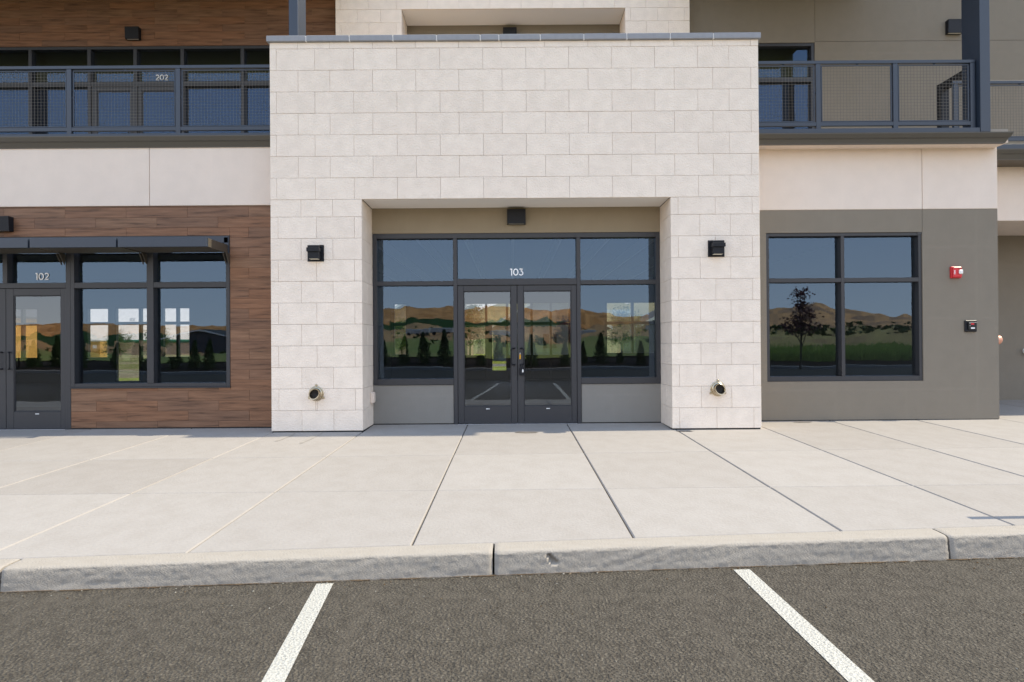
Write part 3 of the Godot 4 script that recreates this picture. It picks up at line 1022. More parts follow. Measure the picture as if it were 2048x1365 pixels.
func building():
	var B := base("commercial_building")
	tag(B, "two storey commercial building with pale stone entrance, wood plank wing and grey stucco wing", "building")
	# ---- the stone entrance block and the one set back above it
	stone_front(B, "stone_wall", 0.0, 0.0, 10, 0.3063, 3.070, 3.318, 7, 0.65, 0.4)
	var sw: Node3D = B.get_node("stone_wall")
	var fB := [-3.433, -3.030, -2.575, -1.964, -1.347, -0.733, -0.117, 0.497, 1.112, 1.726, 2.341, 2.891, 3.436, 3.545]
	row(sw, fB, 5.474, 5.566, 0, 0, Vector3.ZERO, 0.4, 0.4)
	for k in 12:   # its outer sides
		var y := 0.0065 + 0.3063 * k
		block(sw, 0.402 if k % 2 == 0 else 0.292, 0.9, y, y + 0.3063, 0, PI / 2, Vector3(3.545, 0, 0))
	for k in 4:
		var y := 4.24 + 0.308 * k
		row(sw, [0.402, 1.01, 1.62, 2.23, 2.84, 3.1], y, y + 0.308, 0, PI / 2, Vector3(3.545, 0, 0))
		row(sw, [-3.1, -2.5, -1.9, -1.29, -0.68, -0.402], y, y + 0.308, 0, -PI / 2, Vector3(-3.433, 0, 0))
	var pc := MB.new()
	pc.box(Vector3(3.2, 4.1, -3.15), Vector3(3.512, 5.566, -0.42))
	pc.box(Vector3(-3.40, 4.1, -3.15), Vector3(-3.1, 5.566, -0.42))
	pc.box(Vector3(-3.1, 4.2, -3.15), Vector3(3.2, 4.4, -0.42))
	put(pc.mesh(), "terrace_parapet", M.white_stucco, B)
	var cp := put(boxm(Vector3(-3.44, 5.567, -0.44), Vector3(3.555, 5.644, 0.026)), "coping", M.coping_joint, B)
	var cx := [-3.468, -2.904, -2.285, -1.665, -1.043, -0.42, -0.157, 0.434, 1.054, 1.666, 2.285, 2.9, 3.572]
	for i in cx.size() - 1:
		put(boxm(Vector3(cx[i] + (0.0 if i == 0 else 0.006), 5.566, -0.45), Vector3(cx[i + 1] - (0.0 if i == cx.size() - 2 else 0.006), 5.65, 0.034), 0.006), "coping_stone", M.coping, cp)
	for q in [[-3.468, -3.07], [3.17, 3.572]]:
		put(boxm(Vector3(q[0], 5.566, -3.15), Vector3(q[1], 5.65, -0.456), 0.006), "coping_stone", M.coping, cp)
	stone_front(B, "upper_stone_wall", -3.15, 4.4, 10, 0.3063, 7.585, 7.845, 5, 0.6, 0.4)
	for q in [[-3.42, -2.142], [2.287, 3.533]]: bx("base_strip", M.black_rubber, sw, q[0], q[1], -0.02, 0.03, -0.66, -0.010)
	bx("alcove_soffit", M.soffit_white, B, -2.13, 2.275, 3.326, 3.36, -0.70, -0.037)
	bx("upper_soffit", M.soffit_white, B, -2.13, 2.275, 7.853, 7.89, -3.8, -3.187)
	bx("upper_alcove_wall", M.grey_stucco, B, -2.2, 2.35, 4.4, 7.853, -4.0, -3.76)
	bx("alcove_head_panel", M.tan_stucco, B, -2.13, 2.275, 2.94, 3.326, -0.9, -0.605)
	# ---- entrance 103
	var zf := -0.615
	var sf := put(perimeter(-2.124, 2.274, 0.622, 2.938, zf, 0.062, 0.115, 0.074, 0.0), "storefront", M.frame_metal, B)
	for q in [[-0.894, -0.834], [0.996, 1.056]]: bar(sf, "mullion", q[0], q[1], 0.012, 2.864, zf + 0.004, 0.119)
	bar(sf, "transom_bar", -2.062, -0.894, 2.143, 2.21, zf - 0.002)
	bar(sf, "transom_bar", 1.056, 2.212, 2.143, 2.21, zf - 0.002)
	bar(sf, "transom_bar", -0.834, 0.996, 2.142, 2.24, zf + 0.002)
	bar(sf, "sill", -2.062, -0.894, 0.622, 0.715, zf + 0.008, 0.12)
	bar(sf, "sill", 1.056, 2.212, 0.622, 0.715, zf + 0.008, 0.12)
	bx("threshold", M.steel, sf, -0.83, 0.99, 0.006, 0.02, zf - 0.11, zf + 0.03, 0.003)
	var zg := zf - 0.075
	for q in [[-2.062, -0.894, 2.21, 2.864], [-0.834, 0.996, 2.24, 2.864], [1.056, 2.212, 2.21, 2.864], [-2.062, -0.894, 0.715, 2.143], [1.056, 2.212, 0.715, 2.143]]:
		pane(sf, q[0], q[1], q[2], q[3], zg)
	number(sf, "103", 0.084, 2.347, zg + 0.008, 0.108, M.number_white)
	door(B, -0.832, 0.079, 0.024, 2.138, -0.738, -0.014, 0.287, 2.05, zf - 0.012, -1)
	door(B, 0.085, 0.994, 0.024, 2.138, 0.181, 0.912, 0.287, 2.05, zf - 0.012, 1)
	bx("bulkhead_panel", M.panel_grey, B, -2.13, -0.898, 0.03, 0.618, -0.75, -0.625, 0.004)
	bx("bulkhead_panel", M.panel_grey, B, 1.06, 2.275, 0.03, 0.618, -0.75, -0.625, 0.004)
	bx("base_strip", M.black_rubber, B, -2.13, -0.9, 0.0, 0.03, -0.75, -0.635)
	bx("base_strip", M.black_rubber, B, 1.06, 2.275, 0.0, 0.03, -0.75, -0.635)
	# ---- wood clad wing, ground floor
	var holes := [R(-10.96, -4.208, 0.635, 2.89), R(-8.62, -6.588, -0.1, 0.636)]
	var ww := put(rects_mesh(cut(-14, -3.40, 0.0, 3.36, holes), -0.6, -0.411), "wood_wall", M.grout, B)
	bx("base_strip", M.black_rubber, ww, -14, -8.62, 0.0, 0.03, -0.5, -0.407)
	bx("base_strip", M.black_rubber, ww, -6.588, -3.44, 0.0, 0.03, -0.5, -0.407)
	planks(ww, -14, -3.436, 0.028, 3.334, -0.4, 2.557, -3.925, 0, holes)
	zf = -0.392
	var wn := put(perimeter(-6.586, -4.21, 0.637, 2.888, zf, 0.055, 0.125, 0.07, 0.055), "window", M.frame_metal, B)
	bar(wn, "mullion", -5.447, -5.347, 0.692, 2.818, zf + 0.003)
	for q in [[-6.531, -5.447], [-5.347, -4.265]]:
		bar(wn, "transom_bar", q[0], q[1], 2.117, 2.2, zf - 0.002)
		pane(wn, q[0], q[1], 0.692, 2.117, zf - 0.09)
		pane(wn, q[0], q[1], 2.2, 2.818, zf - 0.09)
	bar(wn, "sill", -6.6, -4.2, 0.618, 0.637, zf + 0.02, 0.1)
	var wn2: Node3D = wn.duplicate()
	wn2.position.x = -4.36
	wn2.name = "window"
	B.add_child(wn2, true)
	var df := put(perimeter(-8.53, -6.59, 0.012, 2.886, zf - 0.004, 0.07, 0.125, 0.07, 0.0), "storefront", M.frame_metal, B)
	bar(df, "mullion", -7.6, -7.53, 2.2, 2.816, zf)
	bar(df, "transom_bar", -8.46, -6.66, 2.122, 2.2, zf - 0.006)
	pane(df, -8.46, -7.6, 2.2, 2.816, zf - 0.09)
	pane(df, -7.53, -6.66, 2.2, 2.816, zf - 0.09)
	number(df, "102", -7.07, 2.305, zf - 0.082, 0.106, M.number_white)
	door(B, -7.562, -6.663, 0.02, 2.118, -7.452, -6.747, 0.279, 2.012, zf - 0.016, 1)
	door(B, -8.458, -7.568, 0.02, 2.118, -8.372, -7.68, 0.279, 2.012, zf - 0.016, -1)
	bx("threshold", M.steel, df, -8.46, -6.66, 0.004, 0.017, zf - 0.11, zf + 0.02, 0.003)
	# ---- white band, cornice and slab edge over the wood wing
	var gap := 0.004
	var bl := put(boxm(Vector3(-14, 3.34, -0.6), Vector3(-3.40, 4.25, -0.40)), "white_band", M.grout, B)
	for q in [[-14.0, -8.9], [-8.9, -5.397], [-5.397, -3.436]]:
		put(boxm(Vector3(q[0] + gap, 3.338, -0.45), Vector3(q[1] - gap, 4.215, -0.386), 0.004), "stucco_panel", M.white_stucco, bl)
	var cn := MB.new()
	sweep_x(cn, [Vector2(4.366, -0.43), Vector2(4.366, -0.322), Vector2(4.352, -0.322), Vector2(4.293, -0.338), Vector2(4.291, -0.346), Vector2(4.284, -0.346), Vector2(4.283, -0.352), Vector2(4.212, -0.372), Vector2(4.204, -0.372), Vector2(4.204, -0.388)], -14, -3.437)
	put(cn.mesh(), "cornice", M.bronze_metal, B)
	bx("balcony_edge", M.rail_paint, B, -14, -3.437, 4.367, 4.434, -0.47, -0.412, 0.003)
	bx("balcony_slab", M.kerb_concrete, B, -14, -3.44, 4.22, 4.428, -3.5, -0.47)
	# ---- grey stucco wing, ground floor
	var win := R(3.947, 6.366, 0.625, 2.931)
	var gw := put(rects_mesh([R(3.55, 6.366, 2.931, 3.284), R(6.372, 7.535, 2.931, 3.284), R(3.55, 3.947, 0.03, 2.931), R(6.366, 7.535, 0.03, 2.931), R(3.947, 6.366, 0.03, 0.625)], -0.92, -0.72), "grey_stucco_wall", M.grey_stucco, B)
	bx("joint_backing", M.interior_dark, gw, 6.3, 6.44, 2.9, 3.284, -0.95, -0.728)
	bx("side_wall", M.grey_stucco, B, 7.3, 7.535, 0.03, 3.284, -3.1, -0.92)
	bx("base_strip", M.black_rubber, B, 3.55, 7.53, 0.0, 0.03, -0.92, -0.728)
	zf = -0.735
	var rw := put(perimeter(3.949, 6.364, 0.627, 2.929, zf, 0.048, 0.12, 0.05, 0.078), "window", M.frame_metal, B)
	bar(rw, "mullion", 5.112, 5.166, 0.705, 2.879, zf + 0.002)
	for q in [[3.997, 5.112], [5.166, 6.316]]:
		bar(rw, "transom_bar", q[0], q[1], 2.163, 2.228, zf - 0.002)
		pane(rw, q[0], q[1], 0.705, 2.163, zf - 0.085)
		pane(rw, q[0], q[1], 2.228, 2.879, zf - 0.085)
	var br := put(boxm(Vector3(3.55, 3.29, -0.92), Vector3(7.52, 4.36, -0.73)), "white_band", M.grout, B)
	for q in [[3.55, 6.37], [6.37, 7.534]]:
		put(boxm(Vector3(q[0] + gap, 3.284, -0.8), Vector3(q[1] - (gap if q[1] < 7 else 0.0), 4.32, -0.712), 0.005), "stucco_panel", M.white_stucco, br)
	put(boxm(Vector3(7.35, 3.284, -3.1), Vector3(7.534, 4.36, -0.8)), "stucco_panel", M.white_stucco, br)
	cn = MB.new()
	var pr := [Vector2(4.366, -0.45), Vector2(4.366, -0.405), Vector2(4.352, -0.405), Vector2(4.293, -0.425), Vector2(4.291, -0.434), Vector2(4.284, -0.434), Vector2(4.283, -0.442), Vector2(4.222, -0.458), Vector2(4.213, -0.458), Vector2(4.213, -0.5)]
	sweep_x(cn, pr, 3.548, 0, [], [7.53, 7.535, 7.53, 7.5, 7.495, 7.49, 7.485, 7.45, 7.445, 7.44])
	put(cn.mesh(), "cornice", M.bronze_metal, B)
	bx("balcony_soffit", M.white_stucco, B, 3.548, 7.5, 4.224, 4.26, -0.9, -0.47)
	bx("balcony_edge", M.rail_paint, B, 3.548, 7.034, 4.367, 4.434, -0.47, -0.412, 0.003)
	bx("balcony_slab", M.kerb_concrete, B, 3.548, 7.5, 4.262, 4.428, -3.5, -0.47)
	# ---- the part set back at the right, over a passage
	bx("white_band", M.white_stucco, B, 7.536, 20, 3.287, 4.30, -1.85, -1.65)
	bx("passage_ceiling", M.white_stucco, B, 7.536, 20, 3.29, 3.4, -3.1, -1.85)
	bx("passage_wall", M.grey_stucco, B, 7.3, 20, 0.0, 3.4, -3.3, -3.1)
	cn = MB.new()
	sweep_x(cn, [Vector2(4.37, -1.3), Vector2(4.37, -1.19), Vector2(4.355, -1.19), Vector2(4.295, -1.21), Vector2(4.293, -1.22), Vector2(4.286, -1.22), Vector2(4.285, -1.225), Vector2(4.213, -1.245), Vector2(4.205, -1.245), Vector2(4.205, -1.66)], 7.2, 20)
	put(cn.mesh(), "cornice", M.bronze_metal, B)
	bx("balcony_edge", M.rail_paint, B, 7.2, 20, 4.371, 4.446, -1.3, -1.2, 0.003)
	bx("balcony_slab", M.kerb_concrete, B, 7.5, 20, 4.25, 4.44, -3.5, -1.3)
	# ---- columns that carry the upper roofs
	for q in [[-3.328, -3.188, -0.79, -0.45, 4.4], [7.038, 7.188, -0.76, -0.405, 4.367], [-12.1, -11.95, -0.79, -0.45, 4.43], [-20.0, -19.85, -0.79, -0.45, 4.43]]:
		bx("column", M.rail_paint, B, q[0], q[1], q[4], 8.6, q[2], q[3], 0.004)
	bx("balcony_roof", M.bronze_metal, B, -22, -3.15, 8.6, 9.0, -3.5, 0.16)
	bx("balcony_roof", M.bronze_metal, B, 3.6, 7.25, 8.6, 9.0, -3.5, 0.16)
	# ---- upper wood wall with the glazing of suite 202
	var uh := [R(-12.3, -3.7, 4.43, 7.34)]
	var uw := put(rects_mesh(cut(-22, -3.44, 4.43, 8.6, uh), -3.7, -3.511), "upper_wood_wall", M.grout, B)
	planks(uw, -13.5, -3.44, 7.34, 8.6, -3.5, 7.774, -9.04, 0, [])
	planks(uw, -3.7, -3.44, 4.43, 7.34, -3.5, 7.774, -9.04, 0, [])
	zf = -3.51
	var ug := put(perimeter(-12.3, -3.7, 4.43, 7.338, zf, 0.06, 0.12, 0.06, 0.06), "storefront", M.frame_metal, B)
	var mx := [-12.24, -10.95, -9.75, -8.552, -7.618, -6.66, -5.44, -4.25, -3.76]
	for i in mx.size() - 1:
		var a: float = mx[i] + 0.035
		var b: float = mx[i + 1] - 0.035
		if i > 0: bar(ug, "mullion", mx[i] - 0.035, mx[i] + 0.035, 4.49, 7.278, zf + 0.003)
		bar(ug, "transom_bar", a, b, 6.53, 6.625, zf - 0.002)
		pane(ug, a, b, 6.625, 7.278, zf - 0.085)
		if i != 3 and i != 4: pane(ug, a, b, 4.49, 6.53, zf - 0.085)
	door(B, -8.515, -7.622, 4.47, 6.528, -8.41, -7.74, 4.73, 6.44, zf - 0.02, -1)
	door(B, -7.614, -6.695, 4.47, 6.528, -7.5, -6.8, 4.73, 6.44, zf - 0.02, 1)
	number(ug, "202", -7.12, 6.735, zf - 0.077, 0.115, M.number_white)
	# ---- upper stucco wall
	var sh := R(4.3, 6.186, 4.43, 7.315)
	var us := put(rects_mesh([R(3.44, 6.19, 7.329, 8.6), R(6.197, 12.4, 7.335, 8.6), R(12.407, 20, 7.335, 9.5), R(3.44, 4.3, 4.43, 7.329), R(4.3, 6.186, 7.315, 7.329), R(6.186, 12.4, 4.43, 7.328), R(12.407, 20, 4.43, 7.328)], -3.7, -3.5), "upper_stucco_wall", M.grey_stucco, B)
	put(rects_mesh(cut(3.5, 20, 4.5, 8.5, [R(4.28, 6.18, 4.4, 7.32)]), -3.75, -3.508), "joint_backing", M.interior_dark, us)
	zf = -3.515
	var uwn := put(perimeter(4.302, 6.184, 4.44, 7.312, zf, 0.06, 0.12, 0.06, 0.06), "window", M.frame_metal, B)
	bar(uwn, "mullion", 4.88, 4.94, 4.5, 7.252, zf + 0.003)
	for q in [[4.362, 4.88], [4.94, 6.124]]:
		bar(uwn, "transom_bar", q[0], q[1], 6.53, 6.62, zf - 0.002)
		pane(uwn, q[0], q[1], 6.62, 7.252, zf - 0.085)
		pane(uwn, q[0], q[1], 4.5, 6.53, zf - 0.085)
	# ---- the dark steel portal between the two balconies
	var po := put(boxm(Vector3(8.15, 4.43, -2.82), Vector3(8.3, 6.12, -2.70), 0.004), "portal_frame", M.lamp_black, B)
	put(boxm(Vector3(8.15, 4.43, -2.15), Vector3(8.3, 6.12, -2.03), 0.004), "portal_post", M.lamp_black, po)
	put(boxm(Vector3(8.152, 6.0, -2.70), Vector3(8.298, 6.118, -2.15), 0.004), "portal_beam", M.lamp_black, po)
	# ---- inside: floors, ceilings, back wall
	var zi := -11.2
	bx("room_floor", M.interior_floor, B, -22, 7.3, -0.1, 0.02, zi, -0.74)
	bx("room_ceiling", M.interior_ceiling, B, -22, 7.3, 3.42, 3.6, zi, -0.74)
	for k in 9:
		bx("ceiling_joist", M.interior_beam, B, -3.6 + k * 0.9, -3.54 + k * 0.9, 3.2, 3.42, zi, -0.95)
	bx("partition_wall", M.interior_dark, B, -4.19, -4.05, 0.02, 3.42, zi, -0.62)
	bx("partition_wall", M.interior_dark, B, 7.2, 7.3, 0.02, 3.42, zi, -0.93)
	bx("partition_wall", M.interior_dark, B, -22.2, -22, 0.0, 3.42, zi, -0.6)
	bx("outer_wall", M.grout, B, -22, -14, 0.0, 4.43, -0.6, -0.40)
	var bh := [R(-3.98, -3.5, 0.86, 2.633), R(-1.62, 1.94, 0.03, 2.633), R(3.134, 4.95, 0.86, 2.633), R(-14.25, -13.47, 0.83, 2.555), R(-13.3, -12.0, 0.03, 2.555), R(-11.72, -10.75, 0.83, 2.555), R(-16.9, -15.85, 0.83, 2.555)]
	var bw := put(rects_mesh(cut(-22, 7.3, 0.0, 3.6, bh), zi - 0.2, zi), "back_wall", M.interior_dark, B)
	for h: Rect2 in bh:
		var bo := put(perimeter(h.position.x, h.end.x, h.position.y, h.end.y, zi, 0.05, 0.12), "back_window", M.frame_metal, B)
		var yt := 1.86 if h.position.x > -4 else 1.96
		bar(bo, "transom_bar", h.position.x + 0.05, h.end.x - 0.05, yt, yt + 0.1, zi - 0.002)
		var ms := []
		if h.size.x > 3: ms = [-0.86, -0.16, 0.66, 1.3]
		elif h.size.x > 1.5: ms = [h.get_center().x]
		elif h.position.x < -11.9 and h.size.x > 1.2: ms = [-12.45]
		elif h.size.x > 0.9: ms = [-11.2 if h.position.x > -12 else -16.4]
		for x in ms: bar(bo, "mullion", x - 0.04, x + 0.04, h.position.y + 0.05, h.end.y - 0.05, zi + 0.002)
		var px := [h.position.x + 0.05]
		for x in ms: px.append(x)
		px.append(h.end.x - 0.05)
		for i in px.size() - 1:
			for g in [0.05, 0.065, 0.08]:
				pane(bo, px[i], px[i + 1], h.position.y + 0.05, yt, zi - g)
				pane(bo, px[i], px[i + 1], yt + 0.1, h.end.y - 0.05, zi - g)
		if h.size.x > 3:   # the back door of 103 and solid panels beside it
			bx("door_rail", M.frame_metal, bo, -0.82, -0.2, 0.05, 0.35, zi - 0.05, zi - 0.005)
			bx("panel", M.interior_dark, bo, -1.57, -0.9, 0.08, 0.86, zi - 0.1, zi - 0.01)
			bx("panel", M.interior_dark, bo, -0.12, 1.89, 0.08, 0.86, zi - 0.1, zi - 0.01)
			bx("door_stile", M.frame_metal, bo, -0.82, -0.66, 0.35, 1.86, zi - 0.05, zi - 0.005)
		elif h.position.y < 0.1:
			bx("panel", M.interior_dark, bo, -12.41, -12.05, 0.08, 0.83, zi - 0.1, zi - 0.01)
			number(bo, "101", -12.75, 2.13, zi - 0.07, 0.11, M.lamp_black, true)
	# upstairs rooms, closed and dark
	bx("upper_partition", M.interior_dark, B, -22, -3.3, 4.43, 8.6, -8.2, -8.0)
	bx("upper_partition", M.interior_dark, B, 3.3, 20, 4.43, 8.6, -8.2, -8.0)
	bx("upper_partition", M.interior_dark, B, -3.42, -3.3, 4.43, 8.6, -8.0, -3.72)
	bx("upper_partition", M.interior_dark, B, 3.3, 3.42, 4.43, 8.6, -8.0, -3.72)
	bx("upper_partition", M.interior_dark, B, -22.2, -22, 4.43, 8.6, -8.0, -3.5)
	bx("upper_floor", M.interior_dark, B, -22, 20, 3.62, 4.43, zi - 0.2, -3.51)
	bx("roof", M.roof_dark, B, -22.2, 20.2, 9.0, 9.3, zi - 0.2, -3.76)

func fittings():
	wall_pack(Vector3(0.079, 3.172, -0.605), 0.28, 0.222, "black box wall lamp over the glass double doors numbered 103")
	wall_pack(Vector3(-7.585, 3.075, -0.4), 0.3, 0.215, "black box wall lamp on the wood planks at the left edge, above the sunshade")
	wall_pack(Vector3(-7.622, 7.565, -3.5), 0.275, 0.24, "black box wall lamp on the upper wood wall above the balcony of 202")
	wall_pack(Vector3(0.0, 7.64, -3.76), 0.28, 0.24, "black box wall lamp in the upper recess, half hidden behind the parapet coping")
	wall_pack(Vector3(8.99, 7.585, -3.5), 0.3, 0.27, "black box wall lamp on the upper grey stucco wall, beside the steel column")
	sconce(Vector3(-2.786, 2.55, 0), "square black sconce on the left stone pier")
	sconce(Vector3(2.917, 2.578, 0), "square black sconce on the right stone pier")
	spout(Vector3(-2.79, 0.553, 0), "brass drain spout low on the left stone pier, with a rust streak below")
	spout(Vector3(2.925, 0.581, 0), "brass drain spout low on the right stone pier")
	var st := put(boxm(Vector3(-0.006, -0.16, 0), Vector3(0.006, 0, 0.0015)), "rust_streak", M.copper, get_node("drain_spout"), Vector3(-0.01, -0.1, 0.001))
	st.mesh = boxm(Vector3(-0.004, -0.15, 0.0), Vector3(0.004, 0.0, 0.001))
	var rust := mat("rust_stain", lin(0.62, 0.5, 0.38), 0.9)
	st.material_override = rust
	railing("dark steel railing with wire mesh on the left balcony, in front of suite 202", -14, -3.44, [-13.2, -11.58, -9.95, -8.31, -6.664, -5.02, -3.46], -0.5, 4.434)
	railing("dark steel railing with wire mesh on the right balcony, ending at the steel column", 3.55, 7.02, [3.58, 4.652, 5.817, 6.984], -0.5, 4.434)
	railing("dark steel railing with wire mesh on the set back balcony at the right edge", 7.25, 20, [7.3, 9.4, 11.5, 13.6, 15.7, 17.8, 19.9], -1.25, 4.446)
	# ---- sunshade over the windows of 102
	var s := base("sunshade", Vector3(0, 2.62, -0.4))
	tag(s, "flat metal sunshade with dark fascia and slats over the windows of suite 102", "sunshade")
	var xr := -4.225
	for q in [[-10.8, -9.18], [-9.15, -7.95], [-7.92, -6.705], [-6.68, -5.482], [-5.458, xr]]:
		var fa := MB.new()
		fa.cbox(Vector3(q[0], 0.0, 0.585), Vector3(q[1], 0.132, 0.63), 0.003)
		put(fa.mesh(), "fascia", M.rail_paint, s)
	for x in [-10.78, -9.165, -7.935, -6.692, -5.47, xr - 0.012]:
		put(boxm(Vector3(x - 0.011, 0.004, 0.02), Vector3(x + 0.011, 0.126, 0.584), 0.002), "arm", M.bronze_metal, s)
		put(boxm(Vector3(x - 0.05, -0.02, 0.002), Vector3(x + 0.02, 0.24, 0.02), 0.002), "wall_plate", M.rail_paint, s)
		for e in [-0.02, 0.025]:
			var kn := MB.new()
			var z0 := 0.01
			kn.quad(Vector3(x + e - 0.004, 0.0, z0), Vector3(x + e - 0.004, 0.0, 0.12), Vector3(x + e - 0.004, -0.155, 0.02), Vector3(x + e - 0.004, -0.155, z0), Vector3.LEFT)
			kn.quad(Vector3(x + e + 0.004, 0.0, z0), Vector3(x + e + 0.004, 0.0, 0.12), Vector3(x + e + 0.004, -0.155, 0.02), Vector3(x + e + 0.004, -0.155, z0), Vector3.RIGHT)
			kn.quad(Vector3(x + e - 0.004, 0.0, 0.12), Vector3(x + e + 0.004, 0.0, 0.12), Vector3(x + e + 0.004, -0.155, 0.02), Vector3(x + e - 0.004, -0.155, 0.02), Vector3.BACK)
			put(kn.mesh(), "bracket_fin", M.bronze_metal, s)
	for k in 9:
		var z := 0.05 + k * 0.06
		var sl := MB.new()
		sl.cbox(Vector3(-10.78, 0.016, z - 0.024), Vector3(xr - 0.025, 0.022, z + 0.024), 0.001)
		sl.cbox(Vector3(-10.78, 0.022, z - 0.024), Vector3(xr - 0.025, 0.044, z - 0.02), 0.001)
		put(sl.mesh(), "slat", M.bronze_metal, s)
	bx("back_rail", M.rail_paint, s, -10.78, xr, 0.16, 0.252, 0.005, 0.02)
	# ---- small fittings
	var a := base("fire_alarm", Vector3(6.86, 2.295, -0.72))
	tag(a, "red fire alarm horn with clear strobe on the grey stucco wall", "fire alarm")
	put(boxm(Vector3(-0.075, -0.088, 0), Vector3(0.085, 0.092, 0.035), 0.006), "back_box", M.red_plastic, a)
	put(boxm(Vector3(-0.066, -0.08, 0.035), Vector3(0.076, 0.084, 0.065), 0.014), "housing", M.red_plastic, a)
	put(boxm(Vector3(0.01, -0.03, 0.065), Vector3(0.074, 0.038, 0.092), 0.012), "strobe", M.clear_plastic, a)
	for k in 4:
		put(boxm(Vector3(0.012, 0.046 + k * 0.007, 0.064), Vector3(0.06, 0.049 + k * 0.007, 0.0655)), "horn_slot", M.black_rubber, a)
	var fw := lettering(a, "FIRE", -0.042, 0.0, 0.064, 0.022, M.number_white)
	fw.rotation.z = PI / 2
	var kx := base("key_box", Vector3(7.09, 1.467, -0.72))
	tag(kx, "square black key box with red and white labels on the grey stucco wall", "key box")
	put(boxm(Vector3(-0.092, -0.09, 0), Vector3(0.092, 0.09, 0.03), 0.01), "flange", M.lamp_black, kx)
	put(boxm(Vector3(-0.06, -0.055, 0.03), Vector3(0.06, 0.06, 0.055), 0.006), "lid", M.black_rubber, kx)
	put(boxm(Vector3(-0.05, 0.05, 0.055), Vector3(0.07, 0.056, 0.058)), "hinge", M.steel, kx)
	put(boxm(Vector3(-0.024, 0.018, 0.055), Vector3(0.024, 0.042, 0.057)), "red_label", M.red_plastic, kx)
	put(boxm(Vector3(-0.026, -0.045, 0.055), Vector3(0.034, -0.022, 0.057)), "white_label", M.white_paint, kx)
	for y in [-0.002, 0.03]: put(boxm(Vector3(-0.048, y, 0.055), Vector3(-0.036, y + 0.012, 0.058)), "screw", M.steel, kx)
	var hb := base("pipe_cap", Vector3(7.535, 1.25, -0.84))
	tag(hb, "round copper coloured pipe cap on the end of the grey wall", "pipe cap")
	var lm := MB.new()
	lm.lathe([Vector2(0.09, 0), Vector2(0.09, 0.015), Vector2(0.075, 0.03), Vector2(0.07, 0.10), Vector2(0.055, 0.118), Vector2(0.03, 0.122), Vector2(0.022, 0.14), Vector2(0, 0.142)], 24, Vector3.ZERO)
	var cap := put(lm.mesh(), "cap", M.copper, hb)
	cap.rotation.y = PI / 2
	var tp := base("hose_tap", Vector3(10.03, 1.03, -3.1))
	tag(tp, "pale round hose tap on the passage wall at the right edge", "tap")
	lm = MB.new()
	lm.lathe([Vector2(0.05, 0), Vector2(0.05, 0.02), Vector2(0.02, 0.03), Vector2(0.02, 0.07), Vector2(0.06, 0.075), Vector2(0.06, 0.1), Vector2(0, 0.105)], 20, Vector3.ZERO)
	put(lm.mesh(), "tap_body", M.white_paint, tp)
	var jb := base("junction_box", Vector3(-2.13, 0.445, -0.5))
	tag(jb, "small pale junction box on the inner side of the left stone pier", "junction box")
	put(boxm(Vector3(0, -0.08, -0.055), Vector3(0.045, 0.08, 0.055), 0.005), "box_body", M.white_stucco, jb)
	put(boxm(Vector3(0.045, -0.07, -0.047), Vector3(0.052, 0.07, 0.047), 0.003), "box_cover", M.white_stucco, jb)
	var lk := base("lock_box", Vector3(0.142, 0.862, -0.57))
	tag(lk, "black lock box hanging from the right pull handle of the doors", "lock box")
	put(boxm(Vector3(-0.033, -0.1, -0.022), Vector3(0.04, 0.02, 0.022), 0.008), "case", M.lamp_black, lk)
	var sh := MB.new()
	var ring := []
	for k in 13: ring.append(Vector3(0.02 * cos(PI * k / 12.0), 0.02 + 0.045 * sin(PI * k / 12.0), 0))
	sh.path(ring, 0.005, 8)
	put(sh.mesh(), "shackle", M.lamp_black, lk)
	put(boxm(Vector3(0.008, -0.055, 0.022), Vector3(0.03, -0.02, 0.026), 0.002), "dial", M.white_paint, lk)
	put(boxm(Vector3(0.013, -0.022, 0.022), Vector3(0.025, -0.006, 0.026), 0.002), "dial", M.white_paint, lk)
	var cy := base("yellow_tag", Vector3(0.122, 1.055, -0.627))
	tag(cy, "narrow yellow tag on the lock stile of the right door", "tag")
	put(boxm(Vector3(-0.011, -0.05, 0), Vector3(0.011, 0.022, 0.004), 0.002), "strip", M.yellow_tape, cy)
	put(boxm(Vector3(-0.012, 0.022, 0), Vector3(0.012, 0.05, 0.012), 0.004), "lock_cylinder", M.steel, cy)
	# a slender post out of view whose shadow crosses the pavement
	var ps := base("sign_post", Vector3(4.66, gy(3.87), 3.87))
	tag(ps, "slender steel post on the pavement just right of the view", "post")
	put(boxm(Vector3(-0.02, 0, -0.03), Vector3(0.02, 1.34, 0.03), 0.003), "post", M.steel, ps)
	put(boxm(Vector3(-0.06, 0, -0.06), Vector3(0.06, 0.01, 0.06), 0.003), "foot_plate", M.steel, ps)

# ---- the land that the glass reflects and that shows through the far windows
func lut(t: Array, x: float) -> float:
	if x <= t[0][0]: return t[0][1]
	for i in t.size() - 1:
		if x < t[i + 1][0]:
			return lerpf(t[i][1], t[i + 1][1], smoothstep(0, 1, (x - t[i][0]) / (t[i + 1][0] - t[i][0])))
	return t[-1][1]

const SKYLINE := [[-1.2, 0.030], [-0.75, 0.036], [-0.5, 0.038], [-0.25, 0.056], [-0.1, 0.060], [0.0, 0.062], [0.1, 0.056], [0.2, 0.044], [0.32, 0.046], [0.44, 0.056], [0.52, 0.066], [0.6, 0.048], [0.68, 0.042], [0.8, 0.052], [1.2, 0.05]]

